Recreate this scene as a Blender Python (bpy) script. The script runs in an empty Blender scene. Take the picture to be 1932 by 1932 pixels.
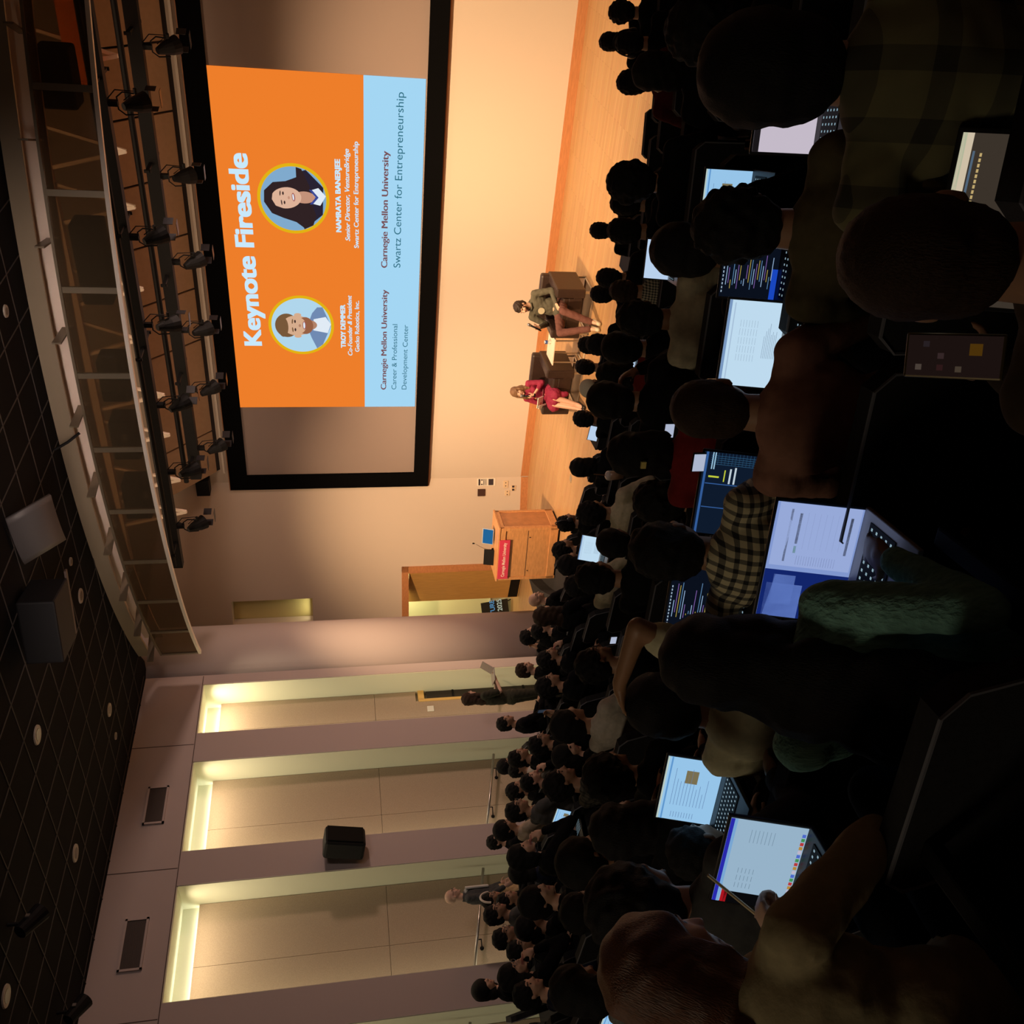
import bpy, math, random
import numpy as np
from mathutils import Vector, Matrix, Euler, noise
random.seed(7)
PI = math.pi
sc = bpy.context.scene
col = sc.collection

# ---------------------------------------------------------------- camera (a phone held upright-sideways in the upper rows)
R = Matrix(((0.79392, 0.09349, -0.60079), (0.60742, -0.16462, 0.77707), (-0.02625, -0.98192, -0.18750)))
cam_d = bpy.data.cameras.new('camera'); cam = bpy.data.objects.new('camera', cam_d); col.objects.link(cam)
cam_d.sensor_width = 36; cam_d.sensor_height = 36; cam_d.lens = 1720/1932*36; cam_d.clip_start = .05; cam_d.clip_end = 100
cr, cd, cf = R.col[0].copy(), R.col[1].copy(), R.col[2].copy()
M3 = Matrix((cd, cr, -cf)).transposed()
CAM = Vector((0, 0, 4.12))
cam.matrix_world = Matrix.Translation(CAM) @ M3.to_4x4()
sc.camera = cam
def proj(P):
    v = R.transposed() @ (Vector(P)-CAM)
    if v.z < .05: return None
    return (966+1720*v.y/v.z, 1932-(966+1720*v.x/v.z), v.z)

# ---------------------------------------------------------------- world, exposure, room lights, added fill lights
w = bpy.data.worlds.new('world'); sc.world = w; w.use_nodes = True
w.node_tree.nodes['Background'].inputs[0].default_value = (.5, .42, .38, 1); w.node_tree.nodes['Background'].inputs[1].default_value = 0.0
sc.view_settings.view_transform = 'Standard'; sc.view_settings.look = 'None'
sc.view_settings.exposure = 0.0; sc.view_settings.gamma = 1.0; sc.view_settings.use_curve_mapping = False

def area(name, loc, target, size, power, colr, spread=180, sy=None):
    d = bpy.data.lights.new(name, 'AREA'); d.energy = power; d.color = colr; d.shape = 'RECTANGLE'; d.size = size; d.size_y = sy or size
    d.spread = math.radians(spread)
    o = bpy.data.objects.new(name, d); col.objects.link(o); o.location = loc
    o.rotation_euler = (Vector(target)-Vector(loc)).to_track_quat('-Z', 'Y').to_euler(); return o
def spot(name, loc, target, power, colr, ang=50, blend=1.0, rad=.15):
    d = bpy.data.lights.new(name, 'SPOT'); d.energy = power; d.color = colr; d.spot_size = math.radians(ang); d.spot_blend = blend; d.shadow_soft_size = rad
    o = bpy.data.objects.new(name, d); col.objects.link(o); o.location = loc
    o.rotation_euler = (Vector(target)-Vector(loc)).to_track_quat('-Z', 'Y').to_euler(); return o
WARM = (1, .66, .36)
for i, (x, y, z, tx, ty, tz, e, a) in enumerate([
        (-2.6, 9.75, 6.3, -4.3, 15.8, .2, 2500, 70), (-6.3, 9.4, 6.3, -7.2, 15.4, .2, 2700, 70), (-9.2, 9.75, 6.3, -11.6, 15.4, .5, 2700, 72), (-4.5, 9.5, 6.3, -2.2, 15.6, .3, 1600, 70)]):
    spot('stage_wash_light', (x, y, z), (tx, ty, tz), e, WARM, a, 1.0, .2)
# added dim fill for the side wall, in place of light bounced off the stage
area('house_fill', (-1.2, 5.5, 6.9), (-12.5, 9.5, 3.6), 1.2, 30, (1, .76, .66), 110)
area('side_stage_fill', (-3.4, 13.3, 5.5), (-12.5, 10.8, 2.0), .8, 90, (1, .68, .54), 110)  # added unseen fill warming the side wall and the column
area('upper_stage_fill', (-6.5, 13.0, 6.1), (-6.5, 16, 7.3), 9.0, 10, (1, .66, .40), 160, .15)  # added fill from below, standing in for floor bounce on the reflector panels
# added general fill above the beams for the panels, upper wall and screen
area('upper_stage_fill', (-6.5, 12.0, 8.3), (-6.5, 16.0, 4.0), 9.0, 70, (1, .68, .42), 150, .5)
area('house_fill', (-5.0, 6.0, 6.6), (-6.5, 10.2, 7.25), 5.0, 9, (1, .78, .66), 40, .3)  # added fill from the audience side to brighten the cornice strip
# faint added fill from behind, lifting the backs of the near rows
area('rear_fill', (-3.5, -2.6, 6.2), (-3.5, 4, 2.6), 2.0, 15, (1, .80, .55), 120, .6)
# the projector
sp = spot('projector_spill', (-6.5, 3.0, 7.1), (-6.5, 16, 4.2), 40, (.8, .85, 1), 40, 1.0, .1)

# ---------------------------------------------------------------- materials
MATS = {}
def mat(name, c=(.5, .5, .5), rough=.6, metal=0.0, emit=None, es=1.0, noise_s=None, noise_a=.0, bump=0.0, spec=.5, c2=None, alpha=None, scale3=None, coat=0):
    if name in MATS: return MATS[name]
    m = bpy.data.materials.new(name); m.use_nodes = True; nt = m.node_tree; b = nt.nodes['Principled BSDF']
    b.inputs['Base Color'].default_value = (*c, 1); b.inputs['Roughness'].default_value = rough; b.inputs['Metallic'].default_value = metal
    b.inputs['Specular IOR Level'].default_value = spec
    if coat: b.inputs['Coat Weight'].default_value = coat
    if emit: b.inputs['Emission Color'].default_value = (*emit, 1); b.inputs['Emission Strength'].default_value = es
    if noise_s:
        tc = nt.nodes.new('ShaderNodeTexCoord'); mp = nt.nodes.new('ShaderNodeMapping'); n = nt.nodes.new('ShaderNodeTexNoise')
        nt.links.new(tc.outputs['Object'], mp.inputs[0]); nt.links.new(mp.outputs[0], n.inputs['Vector'])
        if scale3: mp.inputs['Scale'].default_value = scale3
        n.inputs['Scale'].default_value = noise_s; n.inputs['Detail'].default_value = 4
        if noise_a or c2:
            r = nt.nodes.new('ShaderNodeValToRGB'); nt.links.new(n.outputs[0], r.inputs[0])
            c2 = c2 or tuple(max(0, v*(1-noise_a)) for v in c)
            r.color_ramp.elements[0].color = (*c2, 1); r.color_ramp.elements[0].position = .35
            r.color_ramp.elements[1].color = (*c, 1); r.color_ramp.elements[1].position = .65
            nt.links.new(r.outputs[0], b.inputs['Base Color'])
        if bump:
            bp = nt.nodes.new('ShaderNodeBump'); bp.inputs['Strength'].default_value = bump; bp.inputs['Distance'].default_value = .01
            nt.links.new(n.outputs[0], bp.inputs['Height']); nt.links.new(bp.outputs[0], b.inputs['Normal'])
    MATS[name] = m; return m
def emis(name, c, s=1.0):
    if name in MATS: return MATS[name]
    m = bpy.data.materials.new(name); m.use_nodes = True; nt = m.node_tree; nt.nodes.clear()
    e = nt.nodes.new('ShaderNodeEmission'); o = nt.nodes.new('ShaderNodeOutputMaterial'); e.inputs[0].default_value = (*c, 1); e.inputs[1].default_value = s
    nt.links.new(e.outputs[0], o.inputs[0]); MATS[name] = m; return m
def srgb(r, g, b):
    f = lambda v: ((v/255+.055)/1.055)**2.4 if v > 10 else v/255/12.92
    return (f(r), f(g), f(b))
def plank_mat(name, c1, c2, sx, sy, rot=0):
    m = bpy.data.materials.new(name); m.use_nodes = True; nt = m.node_tree; b = nt.nodes['Principled BSDF']
    tc = nt.nodes.new('ShaderNodeTexCoord'); mp = nt.nodes.new('ShaderNodeMapping'); mp.inputs['Rotation'].default_value = (0, 0, rot)
    br = nt.nodes.new('ShaderNodeTexBrick'); br.inputs['Color1'].default_value = (*c1, 1); br.inputs['Color2'].default_value = (*c2, 1)
    br.inputs['Mortar'].default_value = (c2[0]*.75, c2[1]*.7, c2[2]*.65, 1); br.inputs['Mortar Size'].default_value = .003
    br.inputs['Scale'].default_value = 1; br.inputs['Brick Width'].default_value = sx; br.inputs['Row Height'].default_value = sy
    n = nt.nodes.new('ShaderNodeTexNoise'); n.inputs['Scale'].default_value = 3.0; n.inputs['Detail'].default_value = 5
    mp2 = nt.nodes.new('ShaderNodeMapping'); mp2.inputs['Scale'].default_value = (1.2, 14, 1); mp2.inputs['Rotation'].default_value = (0, 0, rot)
    mx = nt.nodes.new('ShaderNodeMix'); mx.data_type = 'RGBA'; mx.blend_type = 'MULTIPLY'; mx.inputs[0].default_value = .35
    nt.links.new(tc.outputs['Object'], mp.inputs[0]); nt.links.new(mp.outputs[0], br.inputs[0]); nt.links.new(tc.outputs['Object'], mp2.inputs[0]); nt.links.new(mp2.outputs[0], n.inputs['Vector'])
    nt.links.new(br.outputs[0], mx.inputs[6]); nt.links.new(n.outputs[1], mx.inputs[7]); nt.links.new(mx.outputs[2], b.inputs['Base Color'])
    b.inputs['Roughness'].default_value = .38; MATS[name] = m; return m

wall_paint = mat('wall_paint', (.60, .50, .42), .85, noise_s=60, bump=.05)
side_paint = mat('side_wall_paint', (.50, .43, .42), .85, noise_s=60, bump=.05)
cream_paint = mat('cream_paint', (.70, .70, .54), .8)
panel_fab = mat('acoustic_panel_fabric', (.50, .39, .28), .95, noise_s=90, noise_a=.15, bump=.12)
black_m = mat('matt_black', (.006, .006, .007), .6, spec=.2)
black_soft = mat('black_cloth', (.010, .010, .012), .9)
ceil_m = mat('ceiling_tile_black', (.009, .008, .008), .95, spec=.1)
wood_floor = plank_mat('maple_floor', (.60, .36, .17), (.52, .29, .13), 1.1, .083, math.radians(0))
wood_trim = mat('cherry_trim', (.52, .22, .09), .4, noise_s=6, noise_a=.18, scale3=(1, 8, 8))
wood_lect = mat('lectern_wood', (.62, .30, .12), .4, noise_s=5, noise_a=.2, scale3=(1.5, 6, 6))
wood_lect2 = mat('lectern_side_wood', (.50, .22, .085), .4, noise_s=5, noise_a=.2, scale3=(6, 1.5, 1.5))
carpet = mat('dark_carpet', (.018, .017, .02), .95, noise_s=40, noise_a=.4)
metal_w = mat('white_metal', (.62, .56, .50), .45)
steel = mat('brushed_steel', (.55, .52, .48), .3, .9)

# ---------------------------------------------------------------- mesh helpers
class MB:
    def __init__(s): s.v = []; s.f = []; s.mi = []; s.k = 0
    def add(s, vs, fs):
        o = len(s.v); s.v += [tuple(v) for v in vs]; s.f += [tuple(i+o for i in f) for f in fs]; s.mi += [s.k]*len(fs)
    def box(s, c, d, rz=0, M=None):
        a, b, h = d[0]/2, d[1]/2, d[2]/2
        vs = [Vector((x, y, z)) for x in (-a, a) for y in (-b, b) for z in (-h, h)]
        M2 = Matrix.Translation(c) @ (Matrix.Rotation(rz, 4, 'Z') if M is None else M.to_4x4())
        s.add([M2 @ v for v in vs], [(0, 1, 3, 2), (4, 6, 7, 5), (0, 4, 5, 1), (2, 3, 7, 6), (0, 2, 6, 4), (1, 5, 7, 3)])
    def box2(s, a, b): s.box([(p+q)/2 for p, q in zip(a, b)], [abs(q-p) for p, q in zip(a, b)])
    def tube(s, pts, r, n=8, caps=True):
        pts = [Vector(p) for p in pts]; rs = r if isinstance(r, (list, tuple)) else [r]*len(pts); rings = []; ref = None
        for i, p in enumerate(pts):
            t = (pts[min(i+1, len(pts)-1)]-pts[max(i-1, 0)]).normalized()
            if ref is None: ref = t.orthogonal().normalized()
            ref = (ref - t*ref.dot(t)); ref = ref.normalized() if ref.length > 1e-5 else t.orthogonal().normalized()
            bi = t.cross(ref); rings.append([p+(ref*math.cos(2*PI*j/n)+bi*math.sin(2*PI*j/n))*rs[i] for j in range(n)])
        vs = [v for q in rings for v in q]; fs = []
        for i in range(len(pts)-1):
            for j in range(n): fs.append((i*n+j, i*n+(j+1) % n, (i+1)*n+(j+1) % n, (i+1)*n+j))
        if caps: fs.append(tuple(range(n))[::-1]); fs.append(tuple((len(pts)-1)*n+j for j in range(n)))
        s.add(vs, fs)
    def cone(s, a, b, r1, r2, n=12):
        # rounded tapered capsule from a to b
        a, b = Vector(a), Vector(b); t = b-a; L = t.length
        if L < 1e-5: return s.ell(a, (r1, r1, r1), n=n)
        t /= L; pts = []; rs = []
        for q in (0.08, .35, .7): th = q*PI/2; pts.append(a-t*r1*math.cos(th)); rs.append(r1*math.sin(th))
        for q in (0, .25, .5, .75, 1): pts.append(a+t*L*q); rs.append(r1+(r2-r1)*q)
        for q in (.7, .35, .08): th = q*PI/2; pts.append(b+t*r2*math.cos(th)); rs.append(r2*math.sin(th))
        s.tube(pts, rs, n)
    def ell(s, c, r, M=None, n=14):
        vs = []; fs = []; m = n//2+1; c = Vector(c); M = M or Matrix.Identity(3)
        for i in range(1, m):
            th = PI*i/m
            for j in range(n):
                ph = 2*PI*j/n; vs.append(c+M @ Vector((r[0]*math.sin(th)*math.cos(ph), r[1]*math.sin(th)*math.sin(ph), r[2]*math.cos(th))))
        vs.append(c+M @ Vector((0, 0, r[2]))); vs.append(c-M @ Vector((0, 0, r[2]))); T = len(vs)-2
        for i in range(m-2):
            for j in range(n): fs.append((i*n+j, (i+1)*n+j, (i+1)*n+(j+1) % n, i*n+(j+1) % n))
        for j in range(n): fs.append((T, j, (j+1) % n)); fs.append((T+1, (m-2)*n+(j+1) % n, (m-2)*n+j))
        s.add(vs, fs)
    def prism(s, poly, z0, z1):
        n = len(poly); vs = [(x, y, z0) for x, y in poly]+[(x, y, z1) for x, y in poly]
        s.add(vs, [tuple(range(n))[::-1], tuple(range(n, 2*n))]+[(i, (i+1) % n, n+(i+1) % n, n+i) for i in range(n)])
    def quad(s, a, b, c, d): s.add([a, b, c, d], [(0, 1, 2, 3)])
    def mesh(s, name):
        me = bpy.data.meshes.new(name); me.from_pydata(s.v, [], s.f); me.update()
        if any(s.mi): me.polygons.foreach_set('material_index', s.mi)
        return me
    def build(s, name, m, parent=None, smooth=False, bevel=0, **kw):
        me = s.mesh(name); ms = m if isinstance(m, (list, tuple)) else [m]
        for q in ms: me.materials.append(q)
        if smooth: me.polygons.foreach_set('use_smooth', [True]*len(me.polygons))
        o = bpy.data.objects.new(name, me); col.objects.link(o)
        if parent is not None: o.parent = parent
        if bevel:
            b = o.modifiers.new('bevel', 'BEVEL'); b.width = bevel; b.segments = 2; b.limit_method = 'ANGLE'
        tag(o, **kw); return o
def tag(o, label=None, cat=None, group=None, kind=None):
    if label: o['label'] = label
    if cat: o['category'] = cat
    if group: o['group'] = group
    if kind: o['kind'] = kind
    return o
def empty(name, loc=(0, 0, 0), rz=0, label=None, cat=None, group=None):
    o = bpy.data.objects.new(name, None); col.objects.link(o); o.location = loc; o.rotation_euler = (0, 0, rz); o.empty_display_size = .1
    return tag(o, label, cat, group)
def copy_tree(o, parent=None):
    c = o.copy(); col.objects.link(c)
    if parent is not None: c.parent = parent
    for ch in list(o.children): copy_tree(ch, c)
    return c
def text(name, s, loc, size, m, parent=None, rx=PI/2, rz=0, align='LEFT', off=0, shear=0, sx=1.0, ext=.0, M=None):
    cu = bpy.data.curves.new(name, 'FONT'); cu.body = s; cu.size = size; cu.align_x = align; cu.offset = off; cu.shear = shear; cu.extrude = ext
    t = bpy.data.objects.new(name, cu); col.objects.link(t); bpy.context.view_layer.update()
    dg = bpy.context.evaluated_depsgraph_get(); me = bpy.data.meshes.new_from_object(t.evaluated_get(dg)); bpy.data.objects.remove(t)
    me.materials.clear(); me.materials.append(m)
    if sx != 1: me.transform(Matrix.Diagonal((sx, 1, 1, 1)))
    me.transform(Matrix.Translation(loc) @ (M.to_4x4() if M is not None else Euler((rx, 0, rz)).to_matrix().to_4x4()))
    o = bpy.data.objects.new(name, me); col.objects.link(o)
    if parent is not None: o.parent = parent
    return o
ST = dict(kind='structure')

# ================================================================ STRUCTURE
HC = 7.5
# stage floor
b = MB(); b.box2((-17, 7.3, -.1), (2.2, 18.5, 0)); b.build('floor', wood_floor, **ST)
# raked seating tiers: rings about the stage centre
CX, CY = -4.75, 17.5
RK = [8.2+.92*k for k in range(13)]
FZ = lambda k: .239*k + .013
a0, a1 = math.radians(180+28), math.radians(360-12)
b = MB()
for k in range(13):
    ra, rb = RK[k]-.6, RK[k]+.35; z = FZ(k); n = 60
    vs = []; fs = []
    for i in range(n+1):
        for r_, zz in ((ra, z-.3), (ra, z), (rb, z), (rb, z-.3)):
            tl = PI+math.acos(min(1, 7.72/r_)); tr = 2*PI-math.acos(min(1, 6.9/r_)); t = tl+(tr-tl)*i/n
            vs.append((CX+r_*math.cos(t), CY+r_*math.sin(t), zz))
    for i in range(n):
        for j in range(4): fs.append((i*4+j, (i+1)*4+j, (i+1)*4+(j+1) % 4, i*4+(j+1) % 4))
    b.add(vs, fs)
b.build('floor', carpet, **ST)
# front wall: main flat part and the wing that bends toward the hall with the door opening and a slit opening
b = MB(); b.box2((-11.4, 16, -.1), (2.2, 16.3, 8.6)); b.build('wall_front', wall_paint, **ST)
WA = Vector((-11.4, 16, 0)); WD = Vector((-2.5, -.925, 0)).normalized(); WN = Vector((WD.y, -WD.x, 0))  # normal toward the hall
if WN.y > 0: WN = -WN
def wp(s, d, z): return WA+WD*s-WN*d+Vector((0, 0, z))   # along, depth behind, height
def wbox(bb, s0, s1, d0, d1, z0, z1):
    P = [wp(s, d, z) for s in (s0, s1) for d in (d0, d1) for z in (z0, z1)]
    bb.add(P, [(0, 1, 3, 2), (4, 6, 7, 5), (0, 4, 5, 1), (2, 3, 7, 6), (0, 2, 6, 4), (1, 5, 7, 3)])
DS0, DS1, DZ = 2.13, 3.75, 2.62      # door opening
SL0, SL1 = 2.66, 3.2
b = MB()
for (s0, s1, z0, z1) in [(0, DS0, -.1, 8.6), (DS0, SL0, DZ, 8.6), (SL0, SL1, DZ, 4.72), (SL0, SL1, 6.42, 8.6), (SL1, 4.6, DZ, 8.6), (DS1, 4.6, -.1, DZ)]:
    wbox(b, s0, s1, 0, .3, z0, z1)
b.build('wall_front_wing', wall_paint, **ST)
# baseboards
b = MB(); b.box2((-11.35, 15.96, 0), (2.2, 16.0, .15)); b.box2((-11.38, 15.985, .15), (2.2, 16.0, .16)); b.build('baseboard_front', wood_trim, **ST)
b = MB(); wbox(b, .0, DS0-.14, -.03, 0, 0, .15); b.build('baseboard_front_wing', wood_trim, **ST)
# lit slit recess
b = MB(); wbox(b, SL0-.02, SL1+.02, .32, .36, 4.7, 6.45); b.build('window_1', mat('slit_back_paint', (.72, .62, .30), .8), **ST)
# corridor beyond the door
b = MB(); wbox(b, DS0+.55, DS1+1.5, 1.5, 1.6, -.1, 3.2); wbox(b, DS0-.6, DS0-.5, .3, 1.6, -.1, 3.2); b.build('wall_corridor', mat('corridor_paint', (.62, .60, .38), .85), **ST)
b = MB(); wbox(b, DS0-.6, DS1+1.5, .3, 1.6, 3.2, 3.3); b.build('ceiling_corridor', cream_paint, **ST)
b = MB(); wbox(b, DS0+.52, DS1+1.5, 1.44, 1.5, 0, .5); wbox(b, DS0+.52, DS1+1.5, 1.40, 1.5, .5, .53); b.build('trim_corridor', mat('stone_trim', (.55, .55, .42), .5, noise_s=8, noise_a=.2), **ST)
b = MB(); wbox(b, DS0-.6, DS1+1.5, .25, 3, -.1, -.005); b.build('floor_corridor', mat('corridor_floor', (.45, .36, .20), .5), **ST)
area('corridor_light', wp(3.0, .8, 3.15), wp(3.0, .9, 0), 1.2, 40, (1, .90, .50), 160, .4)
area('slit_light', wp(2.93, .17, 4.76), wp(2.93, .22, 6.5), .4, .9, (1, .90, .50), 170, .12)
# door_1: frame, open leaf
d1 = empty('door_1', wp(DS0, 0, 0)); d1['kind'] = 'structure'
inv = Matrix.Translation(-Vector(d1.location))
def wpart(name, boxes, m, parent):
    bb = MB()
    for q in boxes: wbox(bb, *q)
    bb.v = [tuple(inv @ Vector(v)) for v in bb.v]
    return bb.build(name, m, parent)
wpart('door_frame', [(DS0-.13, DS0, -.03, .02, 0, DZ+.15), (DS0-.13, DS1+.13, -.03, .02, DZ, DZ+.15), (DS0, DS0+.03, -.02, .3, 0, DZ)], wood_trim, d1)
lf = MB()
hp = wp(DS0+.05, .05, 0); ld = (WD*.86+(-WN)*.5).normalized(); ln = Vector((-ld.y, ld.x, 0))
P = [hp+ld*a_+ln*t_+Vector((0, 0, z_)) for a_ in (0, 1.02) for t_ in (-.022, .022) for z_ in (.02, DZ-.02)]
lf.add([inv @ p for p in P], [(0, 1, 3, 2), (4, 6, 7, 5), (0, 4, 5, 1), (2, 3, 7, 6), (0, 2, 6, 4), (1, 5, 7, 3)])
leaf = lf.build('door_leaf', mat('door_veneer', (.60, .33, .10), .45, noise_s=4, noise_a=.12, scale3=(8, 8, 1)), d1)
kb = MB(); P = [hp+ld*a_+ln*t_+Vector((0, 0, z_)) for a_ in (.03, 1.0) for t_ in (-.026, .026) for z_ in (.04, .26)]
kb.add([inv @ p for p in P], [(0, 1, 3, 2), (4, 6, 7, 5), (0, 4, 5, 1), (2, 3, 7, 6), (0, 2, 6, 4), (1, 5, 7, 3)]); kb.build('kick_plate', black_m, leaf)

# convex column wall between the side wall and the stage
b = MB(); n = 24; ccx, ccy, cr_ = -13.3, 12.30, 1.012; poly = []
for i in range(n+1):
    t = math.radians(-37.8+112*i/n); poly.append((ccx+cr_*math.cos(t), ccy+cr_*math.sin(t)))
poly += [(-13.6, 13.2), (-13.6, 11.68)]
b.prism(poly, -.1, 8.6); o = b.build('wall_column', side_paint, **ST)
for p in o.data.polygons: p.use_smooth = len(p.vertices) == 4 and abs(p.normal.z) < .5 and p.center.x > -13.3

# left wall: piers, header, niches with fabric panels
LX = -12.5; NB = -13.12
niches = [(6.02, 7.66), (8.2, 9.82), (10.39, 11.47)]
piers = [(-3, 1.30), (1.84, 3.46), (4.02-.0, 6.02), (7.66, 8.2), (9.82, 10.39), (11.47, 11.7)]
b = MB()
for (y0, y1) in [(-3, 3.9), (5.48, 6.02), (7.66, 8.2), (9.82, 10.39), (11.47, 11.7)]:
    b.box2((LX, y0, -.1), (-13.4, y1, 6.52))
b.box2((LX, -3, 6.52), (-13.4, 11.7, 8.6)); b.build('wall_left', side_paint, **ST)
nl = [(3.9, 5.48)]+niches
b = MB()
for (y0, y1) in nl: b.box2((-13.12, y0, -.1), (-13.4, y1, 6.52))
b.build('wall_left_recess', mat('niche_white', (.80, .80, .62), .8), **ST)
# painted returns of the niches (cream)
b = MB()
for (y0, y1) in nl:
    b.box2((-12.51, y1-.012, 0), (-13.12, y1+.0, 6.52)); b.box2((-12.51, y0, 6.505), (-13.12, y1, 6.52)); b.box2((-12.51, y0, 0), (-13.12, y0+.012, 6.52))
b.build('trim_1', cream_paint, **ST)
for i, (y0, y1) in enumerate(nl):
    b = MB(); g = .006; zs = [(.2, 3.55), (3.556, 6.26)] if i < 3 else [(.2, 2.80), (2.801, 3.55), (3.556, 6.26)]; ym = y0+(y1-y0)*.42
    for (z0, z1) in zs:
        for (ya, yb) in ((y0+.02, ym-g/2), (ym+g/2, y1-.02)):
            if i == 3 and z0 < 1:
                yb = min(yb, 11.22)
                if ya >= yb: continue
            b.box2((-13.02, ya, z0), (-13.06, yb, z1))
    b.build('acoustic_panel', panel_fab, label=['beige fabric wall panel set in the niche at the bottom edge of the photo', 'beige fabric wall panel in the niche where the bald man stands',
        'beige fabric wall panel in the niche just past the black wall loudspeaker', 'brightly lit beige wall panel beside the glass side door'][i], cat='wall panel')
    if y1 > 4:
        area('cove_light', (-13.09, (y0+y1)/2, 6.20), (-13.08, (y0+y1)/2, 6.6), y1-y0-.1, 3.4, (1, 1, .82), 175, .04)
        area('niche_light', (-12.82, y0+.03, 3.4), (-12.82, y0+1, 3.4), .18, [5, 5, 6, 7][i], (1, .94, .66), 150, 5.8)
        area('niche_downlight', (-12.72, (y0+y1)/2, 6.48), (-12.80, (y0+y1)/2, 0), y1-y0-.3, [14, 14, 17, 17][i], (1, .82, .56), 140, .2)
# header grooves
b = MB()
for y in (3.9, 6.02-.2, 7.93, 10.16): b.box2((-12.497, y, 6.54), (-12.51, y+.012, HC))
b.box2((-12.497, -3, 6.522), (-12.51, 11.66, 6.534)); b.build('trim_2', mat('groove_dark', (.10, .07, .06), .9), **ST)
# right and back walls, ceilings
b = MB(); b.box2((2.2, -3, -.1), (2.5, 16.3, 8.6)); b.build('wall_right', side_paint, **ST)
b = MB(); b.box2((-13.4, -3.3, -.1), (2.5, -3, 8.6)); b.build('wall_back', side_paint, **ST)
ARX, ARY, ARR = -6.4, 22.1, 11.83
arc = lambda t, r=ARR: (ARX+r*math.sin(t), ARY-r*math.cos(t))
tmax = math.radians(29.5); ts = [-tmax+2*tmax*i/48 for i in range(49)]
b = MB(); edge = [arc(t, ARR-.03) for t in ts]
poly = [(-13.4, -3), (2.5, -3), (2.5, 11.9)]+[(min(2.4, x), y) for x, y in reversed(edge)]+[(-13.4, 11.75)]
b.prism(poly, HC, HC+.15); b.build('ceiling', ceil_m, **ST)
b = MB(); b.box2((-13.4, 9.6, 8.6), (2.5, 16.3, 8.7)); b.build('ceiling_stage', mat('stage_ceiling', (.25, .2, .17), .9), **ST)
# ceiling tile grid
b = MB(); x = -8.32-.575*8
while x < 2.2:
    yt = ARY-math.sqrt(max(0, ARR**2-(x-ARX)**2))-.05
    b.box2((x-.006, -3, HC-.008), (x+.006, min(yt, 11.6), HC)); x += .575
y = 6.39-.585*16
while y < 11.5:
    if y < ARY-ARR: b.box2((-12.5, y-.006, HC-.008), (2.2, y+.006, HC))
    else:
        dx = math.sqrt(ARR**2-(ARY-y)**2); b.box2((-12.5, y-.006, HC-.008), (ARX-dx, y+.006, HC))
    y += .585
b.build('trim_ceiling', mat('ceiling_grid', (.055, .045, .04), .7), **ST)
# ---- curved glazed valance under the ceiling edge
arcs = [(-6.4+ARR*math.sin(t), t) for t in ts]
def arcband(bb, r0, r1, z0, z1, t0=-tmax, t1=tmax, n=48):
    vs = []; fs = []
    for i in range(n+1):
        t = t0+(t1-t0)*i/n
        for r_, z_ in ((r0, z0), (r1, z0), (r1, z1), (r0, z1)): x, y = arc(t, r_); vs.append((x, y, z_))
    for i in range(n):
        for j in range(4): fs.append((i*4+j, (i+1)*4+j, (i+1)*4+(j+1) % 4, i*4+(j+1) % 4))
    fs += [(0, 1, 2, 3), (n*4+3, n*4+2, n*4+1, n*4)]; bb.add(vs, fs)
TM = math.radians(27.2)
b = MB(); arcband(b, ARR-.02, ARR+.02, 7.30, HC, -TM, TM); b.build('ceiling_fascia', mat('fascia_paint', (.30, .24, .17), .85), **ST)
gv = empty('glass_valance', (ARX, ARY-ARR, 6.5), label='curved band of tinted glass panes hanging below the edge of the black ceiling', cat='glass band')
def gadd(bb, name, m, parent=gv, **kw):
    o = gv.location; bb.v = [(x-o[0], y-o[1], z-o[2]) for x, y, z in bb.v]; return bb.build(name, m, parent, **kw)
glass = bpy.data.materials.new('tinted_glass'); glass.use_nodes = True; nt = glass.node_tree; nt.nodes.clear()
out = nt.nodes.new('ShaderNodeOutputMaterial'); tr = nt.nodes.new('ShaderNodeBsdfTransparent'); tr.inputs[0].default_value = (.46, .37, .27, 1)
gl = nt.nodes.new('ShaderNodeBsdfGlossy'); gl.inputs['Roughness'].default_value = .08; gl.inputs[0].default_value = (.8, .75, .65, 1)
df = nt.nodes.new('ShaderNodeBsdfDiffuse'); df.inputs[0].default_value = (.20, .15, .09, 1)
m1 = nt.nodes.new('ShaderNodeMixShader'); m1.inputs[0].default_value = .12; m2 = nt.nodes.new('ShaderNodeMixShader'); m2.inputs[0].default_value = .22
nt.links.new(tr.outputs[0], m1.inputs[1]); nt.links.new(gl.outputs[0], m1.inputs[2]); nt.links.new(m1.outputs[0], m2.inputs[1]); nt.links.new(df.outputs[0], m2.inputs[2]); nt.links.new(m2.outputs[0], out.inputs[0])
step = math.radians(5.08); nP = 10; th0 = -TM
for i in range(nP+1):
    ta = th0+i*step; tb = min(ta+step, TM)
    if ta >= TM: break
    b = MB(); arcband(b, ARR-.006, ARR+.006, 6.53, 7.12, ta+.003, tb-.003, 5); p_ = gadd(b, 'glass_pane', glass)
    x, y = arc(ta, ARR); b = MB(); b.box((x, y, 6.82), (.07, .035, .60), ta); gadd(b, 'glazing_bar', mat('bronze_frame', (.20, .16, .11), .4, .3))
    b = MB(); x, y = arc(ta+step*.5, ARR+.05); b.box((x, y, 7.20), (.02, .5, .10), ta+step*.5); gadd(b, 'bracket', mat('bronze_frame', ()))
b = MB(); arcband(b, ARR-.02, ARR+.03, 7.12, 7.15, -TM, TM); gadd(b, 'top_rail', mat('bronze_frame', ()))
b = MB(); arcband(b, ARR-.03, ARR+.03, 6.485, 6.53, -TM, TM); gadd(b, 'bottom_rail', mat('rail_white', (.9, .82, .74), .4))
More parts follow.
